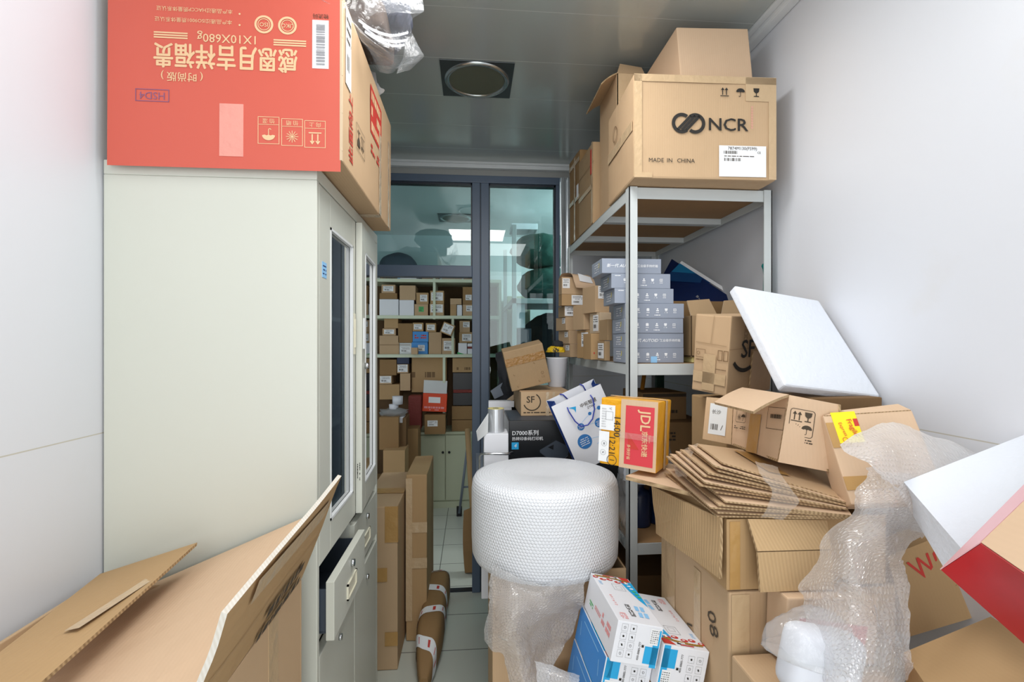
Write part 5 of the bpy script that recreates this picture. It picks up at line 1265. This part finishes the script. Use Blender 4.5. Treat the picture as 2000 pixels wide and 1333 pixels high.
m.build('flap', ['kraft_mid', 'pale_edge', 'tape_clear', 'ink_dark', 'kraft_dull'], bg)
q = rq((-.73, .62, .935), (-.34, .62, .955), (-.336, 1.047, 1.062), (-.745, 1.045, .89)); m = MB(); m.plate(q, .006, 8, 8, mi=(0, 0, 1), bend=.004); m.build('flap', ['kraft_light', 'flute_edge'], bg)
q = rq((-.595, .605, 1.02), (-.514, .62, 1.012), (-.535, 1.0, 1.03), (-.735, 1.03, .962)); m = MB(); m.plate(q, .006, 8, 8, mi=(0, 0, 1), bend=.0)
o_, u_, v_ = qfr(q); g = G2(); g.rect(.045, .0, .022, .16, -3); m.art(g, (o_, u_, v_), 2, .003); m.build('flap', ['kraft_mid', 'flute_edge', 'tape_clear'], bg)

# ================================================================== parcels on the floor of the aisle
carton('tall_carton', 'tall narrow carton with taped corners standing on the floor past the cabinet', 'box', (.17, .58, .715), (-.405, 2.44, 0), (0, 0, 0), 'kraft', tapes=[[('F', .03, .2, .085, .357), ('R', -.29, .2, -.25, .357)], [('F', -.06, .03, .04, .09)], [('T', -.085, -.1, .085, -.02), ('F', .03, -.25, .085, -.19)]], cuts=3, dent=.003, bev=.005, seed=11)
carton('tall_carton', 'tall brown parcel wrapped in shiny film beside the tall narrow carton', 'parcel', (.1, .4, .80), (-.262, 2.55, 0), (0, 0, 0), 'kraft_mid', tapes=[[('F', -.05, .12, .05, .17)], [('L', -.2, -.35, -.17, .38), ('F', -.05, -.3, -.02, .38)], [('F', -.05, -.05, .05, .0)]], tape_mat='tape_clear', cuts=3, dent=.004, bev=.006, seed=12)
bo = thing('wrapped_parcel', 'long rounded brown parcel wrapped with red printed white tape, on the floor', 'parcel', (-.185, 2.0, 0))
def prof(y):                       # half width, height along the length
    e = min(1, (y + .02) / .22, (.80 - y) / .16); e = max(.05, e) ** .5
    return .058 * e, .16 * e + .055 * e * y
m = MB(); ns, nr_ = 26, 20; vs = []; fs = []
def bpt(y, a, off=0):
    hw_, hh_ = prof(y); c_, s_ = math.cos(a), math.sin(a)
    ex_ = .55
    return Vector((( hw_ + off) * math.copysign(abs(c_) ** ex_, c_) + .03 * (y - .3), y, hh_ / 2 + .012 + (hh_ / 2 + off) * math.copysign(abs(s_) ** ex_, s_)))
for i in range(ns + 1):
    for j in range(nr_): vs.append(bpt(.78 * i / ns, 2 * math.pi * j / nr_))
for i in range(ns):
    for j in range(nr_): fs.append((i * nr_ + j, i * nr_ + (j + 1) % nr_, (i + 1) * nr_ + (j + 1) % nr_, (i + 1) * nr_ + j))
m.add(vs, fs, 0, True); m.add(vs[:nr_], [tuple(range(nr_))]); m.add(vs[-nr_:], [tuple(range(nr_))]); m.build('parcel_body', 'kraft_brown', bo)
for y0, sl_ in ((.08, .12), (.26, -.1), (.44, .12), (.62, -.06)):
    m = MB(); P_ = []
    for j in range(25):
        a = -.5 + (math.pi + 1.0) * j / 24; y = y0 + sl_ * (j / 24 - .5); P_ += [bpt(y, a, .0025), bpt(y + .05, a, .0025)]
    m.add(P_, [(2*j, 2*j+1, 2*j+3, 2*j+2) for j in range(24)], 0, True)
    for j in range(3, 22, 4):
        a0, a1, b0_, b1_ = P_[2*j], P_[2*j+2], P_[2*j+3], P_[2*j+1]; c_ = (a0 + a1 + b0_ + b1_) / 4
        m.add([c_ + (p - c_) * .55 + Vector((.0012, 0, .0012)) for p in (a0, a1, b0_, b1_)], [(0, 1, 2, 3)], 1)
    m.build('tape', ['paper', 'ink_red'], bo, 'white tape with red print')

# ================================================================== back room
FY = 4.27
sh = thing('shelving_unit', 'pale green built-in shelving along the far wall of the back room', 'shelving', (-1.2, FY, 0))
m = MB(); m.box(0, 1.46, .34, .355, 0, 2.0); m.build('shade_panel', 'far_shade', sh)  # brown sheet added, its dark colour stands for shade between the cartons
for z in (1.99, 1.672, 1.335):
    m = MB(); m.box(0, 1.46, 0, .34, z - .028, z, bev=.002); m.build('shelf_board', 'far_shelf', sh)
for x0, z0, z1 in ((.0, 0, 1.96), (.865, 1.64, 2.0), (1.025, 1.335, 1.65), (.95, .65, 1.31), (1.44, 0, 1.96)):
    m = MB(); m.box(x0, x0 + .022, .002, .34, z0, z1, bev=.002); m.build('upright', 'far_shelf', sh)
bc = thing('base_cabinet', 'pale base cabinet with two dark knobs below the far shelves', 'cabinet', (-.456, FY - .01, 0))
m = MB(); m.box(0, .46, .012, .33, .0, .655, bev=.003); m.box(-.005, .465, -.008, .34, .64, .66, bev=.002); m.box(0, .46, -.004, .012, 0, .055); m.build('carcass', 'far_cab', bc)
for x0, kx in ((.003, .205), (.233, .03)):
    m = MB(); m.box(0, .224, 0, .014, 0, .565, bev=.003); o = m.build('door', 'far_cab', bc); o.location = (x0, -.003, .065)
    m = MB(); m.blob((kx, -.012, .42), (.011, .011, .011), 0, 3, 0); m.tube([(kx, 0, .42), (kx, -.012, .42)], .004, 8); m.build('knob', 'rubber', o)

SHELF = (1.991, 1.673, 1.336)
def far(x0, x1, z0, z1, mat, label, lab=None, lm='paper', name='shelf_carton', cat='box', dep=.24, y=None, extra=None, snap=True):
    if snap:
        for s in SHELF:
            if abs(z0 - s) < .03: z0 = s
    w_, h_ = x1 - x0, max(.03, z1 - z0); y = FY + .02 if y is None else y
    lb = []
    if lab: lb = [('F', lab[0] * w_, lab[1] * h_, lab[2] * w_, lab[3] * h_, 7, lm)]
    o = carton(name, label, cat, (w_ - .004, dep, h_ - .002), ((x0 + x1) / 2, y + dep / 2, z0), (0, 0, 0), mat, 'cartons on the back room shelves', labels=lb, prints=extra or (), bev=.002)
    return o
LF = (0, .02, .72, .6)
far(-0.788, -0.638, 1.97, 2.021, 'kraft_brown', 'dark brown carton on the highest shelf, next to the white one')
far(-0.621, -0.476, 1.97, 2.023, 'white_card', 'white carton on the highest far shelf')
far(-0.434, -0.288, 1.969, 2.026, 'kraft_dull', 'tan carton on the highest far shelf, past the white one')
far(-0.261, -0.086, 1.965, 2.028, 'kraft_pale', 'pale tan carton on the highest far shelf, past the upright')
far(-0.072, 0.027, 1.967, 2.021, 'kraft', 'brown carton on the highest far shelf beside the door post')
far(-0.795, -0.643, 1.815, 1.867, 'kraft_brown', 'low brown carton lying on the first grey-white carton')
far(-0.779, -0.659, 1.866, 1.941, 'kraft', 'labelled carton directly under the highest shelf near the cabinet door', LF)
far(-0.797, -0.63, 1.681, 1.815, 'white_card', 'grey-white carton on the second shelf nearest the cabinet')
far(-0.627, -0.498, 1.681, 1.809, 'white_card', 'grey-white carton on the second shelf beside the green sticker one')
far(-0.625, -0.485, 1.808, 1.936, 'kraft', 'square brown carton standing on a grey-white carton')
far(-0.497, -0.377, 1.682, 1.774, 'kraft', 'carton with a green sticker on the second far shelf', (0, .05, .36, .45), 'ink_green')
far(-0.482, -0.373, 1.773, 1.874, 'kraft_mid', 'carton with white label on top of the green sticker carton', (.1, .02, .56, .58))
far(-0.366, -0.241, 1.683, 1.778, 'kraft', 'carton with a wide white label, lower of a pair on the second shelf', (0, .1, .84, .66))
far(-0.361, -0.24, 1.777, 1.892, 'kraft_mid', 'carton with a wide white label, upper of a pair on the second shelf', (0, .05, .84, .62))
far(-0.188, -0.086, 1.771, 1.826, 'kraft', 'low carton on two others beside the gap of the second shelf')
far(-0.188, -0.13, 1.681, 1.772, 'kraft_mid', 'narrow carton under the low one on the second shelf')
far(-0.129, -0.082, 1.679, 1.769, 'white_card', 'slim white carton on the second far shelf')
far(-0.079, 0.027, 1.772, 1.928, 'kraft_brown', 'tall carton with a label in the corner of the second shelf', (.0, -.1, .5, .3))
far(-0.079, 0.027, 1.678, 1.773, 'kraft', 'labelled carton under the tall one in the second shelf corner', (.05, .15, .5, .5))
far(-0.756, -0.634, 1.561, 1.655, 'kraft_mid', 'brown carton near the top of the third shelf beside the cabinet')
far(-0.771, -0.654, 1.499, 1.561, 'kraft', 'labelled small carton between two brown ones on the third shelf', LF)
far(-0.797, -0.625, 1.339, 1.499, 'kraft', 'big brown carton with a seam on the third shelf by the cabinet', extra=[('F', G2().line(-.18, .0, .18, .0, .004), 'ink_brown')])
far(-0.638, -0.511, 1.435, 1.606, 'kraft_brown', 'plain carton rising behind the white topped one')
far(-0.625, -0.519, 1.339, 1.435, 'paper_grey', 'carton with a white front on the third shelf under the plain one', (0, -.1, .9, .5))
far(-0.513, -0.374, 1.444, 1.535, 'blue_card', 'bright blue box, upper of the two on the third shelf', extra=[('F', G2().dashes(0, .0, .1, .04, 2, 5, .6), 'ink_red')])
far(-0.522, -0.378, 1.339, 1.444, 'blue_card', 'bright blue box, lower of the two on the third shelf', (.1, .0, .4, .5))
far(-0.515, -0.457, 1.339, 1.395, 'kraft', 'tiny carton in front of the lower blue box', y=FY - .07, dep=.07)
far(-0.374, -0.26, 1.338, 1.529, 'kraft', 'upright brown carton next to the bright blue boxes')
far(-0.513, -0.418, 1.535, 1.612, 'kraft_mid', 'small labelled carton on top of the blue box', LF)
far(-0.4, -0.308, 1.529, 1.609, 'kraft_mid', 'small labelled carton on top of the upright brown one', LF)
o = carton('shelf_carton', 'tilted small carton with a big white label on the third shelf', 'box', (.1, .2, .095), center=(-0.204, 4.27, 1.553), rot=(0, 22, 0), mat='kraft_mid', group='cartons on the back room shelves', labels=[('F', 0, .0, .085, .075, 5)])
far(-0.26, -0.142, 1.338, 1.478, 'kraft', 'carton with white label under the tilted one', LF)
far(-0.107, -0.013, 1.529, 1.631, 'kraft', 'upper labelled carton beyond the third shelf upright', (.15, .15, .6, .45))
far(-0.11, 0.027, 1.435, 1.53, 'kraft_mid', 'middle labelled carton beyond the third shelf upright', (0, .0, .6, .65))
far(-0.118, -0.039, 1.335, 1.435, 'white_card', 'white carton with a green corner beyond the third shelf upright', extra=[('F', G2().poly([(-.045, -.05), (.02, -.05), (-.045, -.03)]), 'ink_green')])
far(-0.038, 0.027, 1.335, 1.431, 'white_card', 'white box with a dark red band beside the door post', extra=[('F', G2().rect(0, .01, .06, .02), 'red_bag')])
far(-0.795, -0.648, 1.153, 1.291, 'kraft_brown', 'brown carton below the third shelf beside the cabinet door')
far(-0.647, -0.54, 1.252, 1.314, 'navy_card', 'dark blue box just under the third shelf')
far(-0.646, -0.548, 1.171, 1.25, 'kraft', 'labelled carton under the dark blue box', (0, .05, .86, .8))
far(-0.797, -0.688, 1.076, 1.152, 'kraft', 'labelled carton on the lower stack near the cabinet door', (0, .05, .86, .75))
far(-0.621, -0.53, 1.019, 1.17, 'kraft', 'upright brown carton under the dark blue box')
far(-0.797, -0.622, 0.943, 1.075, 'kraft_mid', 'wide brown carton in the lower far stack')
far(-0.526, -0.217, 1.0, 1.31, 'kraft_mid', 'huge brown carton with faint dark lettering behind the orange box', extra=[('F', G2().dashes(-.05, .0, .2, .06, 1, 5, .8), 'ink_brown')], y=FY + .06)
far(-0.168, 0.027, 1.176, 1.303, 'kraft_mid', 'brown carton with faint lettering in the lower shelf corner', extra=[('F', G2().dashes(0, -.03, .12, .03, 1, 5, .8), 'ink_brown')])
far(-0.164, 0.027, 1.024, 1.173, 'black_card', 'black box above the red strip in the lower shelf corner')
far(-0.161, 0.027, 0.996, 1.023, 'red_bag', 'thin dark red box between the two black ones')
far(-0.164, 0.027, 0.886, 0.995, 'black_card', 'black box below the red strip in the lower shelf corner')
far(-0.174, 0.027, 0.762, 0.881, 'kraft_brown', 'brown carton under the black boxes, upper')
far(-0.174, 0.027, 0.648, 0.759, 'kraft_brown', 'brown carton under the black boxes, on the base cabinet')
t = thing('orange_carton', 'orange box with an open white lid in front of the far shelves', 'box', (-0.322, 4.27, 0.844), (0, 3, 0)); t.location.y = FY - .06
m = MB(); m.box(-.1, .105, 0, .1, 0, .155, 0, .003); m.art(G2().rect(0, .02, .1, .05), ((0, 0, .08), (1, 0, 0), (0, 0, 1)), 1, .001); m.art(G2().dashes(0, -.045, .17, .02, 1, 6, .8).dashes(0, -.065, .08, .01, 1, 5, .8), ((0, 0, .08), (1, 0, 0), (0, 0, 1)), 2, .001); m.build('box_body', ['orange_card', 'paper', 'ink_pink'], t)
m = MB(); m.plate([(-.1, .02, .156), (.1, .02, .156), (.098, .07, .262), (-.104, .07, .262)], .004, mi=(0, 0, 0)); m.build('lid', 'paper_grey', t)
carton('taped_carton', 'brown taped carton with a white label under the orange box', 'box', (.175, .16, .165), (-0.31, 4.27, 0.657), (0, 0, 0), 'kraft_brown', labels=[('F', -.02, .01, .085, .05, 4)]).location.y = FY - .02
o = MB().box(-.06, .05, 0, .12, 0, .29, 0, .02, 4).build('red_bag', 'red_bag'); o.location = (-0.475, 4.27, 0.696); o.location.y = FY - .1; tag(o, 'dark red bag beside the orange box in the back room', 'bag')
t = thing('white_appliance', 'white tray with grey crumpled plastic and a white cup on the far stack', 'tray', (-0.622, 4.27, 0.795)); t.location.y = 3.9
m = MB(); m.box(-.085, .085, 0, .15, 0, .05, 0, .006); m.build('tray_body', 'white_card', t)
m = MB(); m.blob((.0, .07, .08), (.11, .07, .04), 0, 3, .3, 3, 4); m.build('crumpled_plastic', 'bag_dim', t)
m = MB(); m.lathe([(.0001, .1), (.035, .1), (.038, .145), (.0001, .145)], (.0, .07, 0), 20); m.lathe([(.0001, .145), (.04, .145), (.042, .21), (.0001, .21)], (.03, .07, 0), 20); m.build('cup', 'white_plastic', t)
for x0, x1, z0, z1, y, mt, lb in ((-0.795, -0.625, 0.511, 0.794, 3.85, 'kraft_brown', 'wide brown carton under the white tray on the back room floor stack'), (-0.625, -0.562, 0.528, 0.787, 3.9, 'kraft_dark', 'dark narrow carton beside the wide brown one'), (-0.762, -0.572, 0.251, 0.507, 3.75, 'kraft_mid', 'brown carton low in the floor stack past the aisle'), (-0.559, -0.46, 0.246, 0.692, 4.0, 'kraft_brown', 'tall plain carton between the floor stack and base cabinet')):
    k_ = y / FY; x0, x1 = x0 * k_, x1 * k_; z0, z1 = 1.417 + (z0 - 1.417) * k_, 1.417 + (z1 - 1.417) * k_
    if z0 < .25: z0 = 0
    carton('floor_carton', lb, 'box', (x1 - x0 - .004, .22, z1 - z0 - .002), ((x0 + x1) / 2, y + .11, z0), (0, 0, 0), mt, 'cartons stacked on the back room floor', bev=.003)
carton('floor_carton', 'lowest carton under the wide brown one in the floor stack', 'box', (.42, .3, .32), (-.72, 4.07, 0), (0, 0, 0), 'kraft_brown', 'cartons stacked on the back room floor')
m = MB(); m.plate([(-0.041, 3.02, 0.0057), (0.0437, 2.98, 0.0273), (0.0479, 3.05, 0.4207), (-0.0482, 3.08, 0.3715)], .05, bend=.02, mi=(0, 0, 0)); o = m.build('brown_parcel', 'kraft_brown'); tag(o, 'brown parcel leaning just beyond the door post in the back room', 'parcel')
o = MB().tube([(-0.033, 3.95, 0.7379), (-0.0121, 3.85, 0.4237), (0.0196, 3.75, 0.0002)], .022, 14).build('cardboard_tube', 'kraft_mid'); tag(o, 'brown cardboard tube leaning beside the base cabinet', 'tube')
ld = thing('ladder', 'grey folding ladder leg with a black foot beyond the doorway', 'ladder', (-0.1015, 4.0527, 0))
Q = Vector(ld.location)
m = MB(); m.tube([Vector((-0.1002, 4.003, 0.0383)) - Q, Vector((-0.0167, 4.003, 0.7202)) - Q], .014, 4); m.build('leg', 'grey_dim', ld)
m = MB(); m.tube([Vector((-0.071, 4.003, 0.2513)) - Q, Vector((0.1006, 4.003, 0.2556)) - Q], .009, 4); m.build('rung', 'grey_dim', ld)
m = MB(); m.box(-.022, .022, -.02, .02, 0, .075, 0, .004); m.build('foot', 'rubber', ld)

# on top of the far shelving, behind the transom glass
o = MB().blob((0, 0, 0), (.18, .14, .15), 0, 4, .08, 2, 3, flat=-.1).build('grey_bundle', 'grey_cloth'); o.location = (-0.6526, 4.42, 2.2139); o.location.z = 2.06 + .03; tag(o, 'rounded grey bundle on top of the far shelving behind the glass', 'bundle')
carton('teal_carton', 'blue box on top of the far shelving behind the glass', 'box', (.15, .12, .12), ((-0.6919, 4.3, 2.1558)[0], 4.35, 1.9915), (0, 0, 0), 'ink_sky')
o = MB().blob((0, 0, 0), (.1, .08, .06), 0, 3, .1, 2, 5, flat=-.04).build('dark_bundle', 'grey_dark'); o.location = (-0.379, 4.4, 2.1594); o.location.z = 2.032; tag(o, 'small dark bundle on top of the far shelving behind the glass', 'bundle')
# second rack behind the side light
rk2 = thing('steel_rack', 'grey steel rack with green bundles seen through the narrow glass', 'rack', (.28, 3.35, 0))
for x, y in ((0, 0), (.62, 0), (0, .9), (.62, .9)):
    m = MB(); m.box(x, x + .03, y, y + .03, 0, 2.25, bev=.002); m.build('post', 'rack_steel', rk2)
for z in (1.74, 1.2):
    for q in ((0, .65, .0, .01), (.0, .01, 0, .93), (.64, .65, 0, .93)):
        m = MB(); m.box(*q, z - .035, z); m.build('beam', 'rack_steel', rk2)
    m = MB(); m.box(.01, .64, .01, .92, z - .012, z - .001); m.build('board', 'grey_dim', rk2)
for i, (x, y, z, rx, rz, lb) in enumerate(((.60, 3.75, 1.88, .24, .14, 'dark green bundle lying on the rack behind the narrow glass'), (.56, 3.75, 2.14, .26, .13, 'upper dark green bundle near the ceiling behind the narrow glass'))):
    o = MB().blob((0, 0, 0), (rx, .25, rz), 0, 4, .1, 2, i + 3, flat=-rz + .0).build('green_bundle', 'green_cloth'); o.location = (x, y, z); tag(o, lb, 'bundle')
o = MB().blob((0, 0, 0), (.24, .3, .26), 0, 4, .1, 2, 8, flat=-.2).build('dark_bundle', 'dark_cloth'); o.location = (.62, 3.75, 1.402); tag(o, 'large dark bundle on the lower shelf behind the narrow glass', 'bundle')
carton('pale_carton', 'small pale box beside the large dark bundle behind the narrow glass', 'box', (.06, .1, .17), (.345, 3.45, 1.535), (0, 0, 0), 'white_card')
carton('teal_carton', 'dark carton stack base under the pale box behind the narrow glass', 'box', (.1, .2, .33), (.37, 3.5, 1.202), (0, 0, 0), 'grey_dark')
carton('white_carton', 'white flat box on the upper green bundle behind the narrow glass', 'box', (.2, .2, .045), (.40, 3.75, 2.29), (0, 0, 0), 'white_card')
carton('grey_cabinet', 'pale grey cabinet standing at the far wall behind the narrow glass', 'cabinet', (.2, .3, 1.85), (.42, 4.45, 0), (0, 0, 0), 'far_cab')
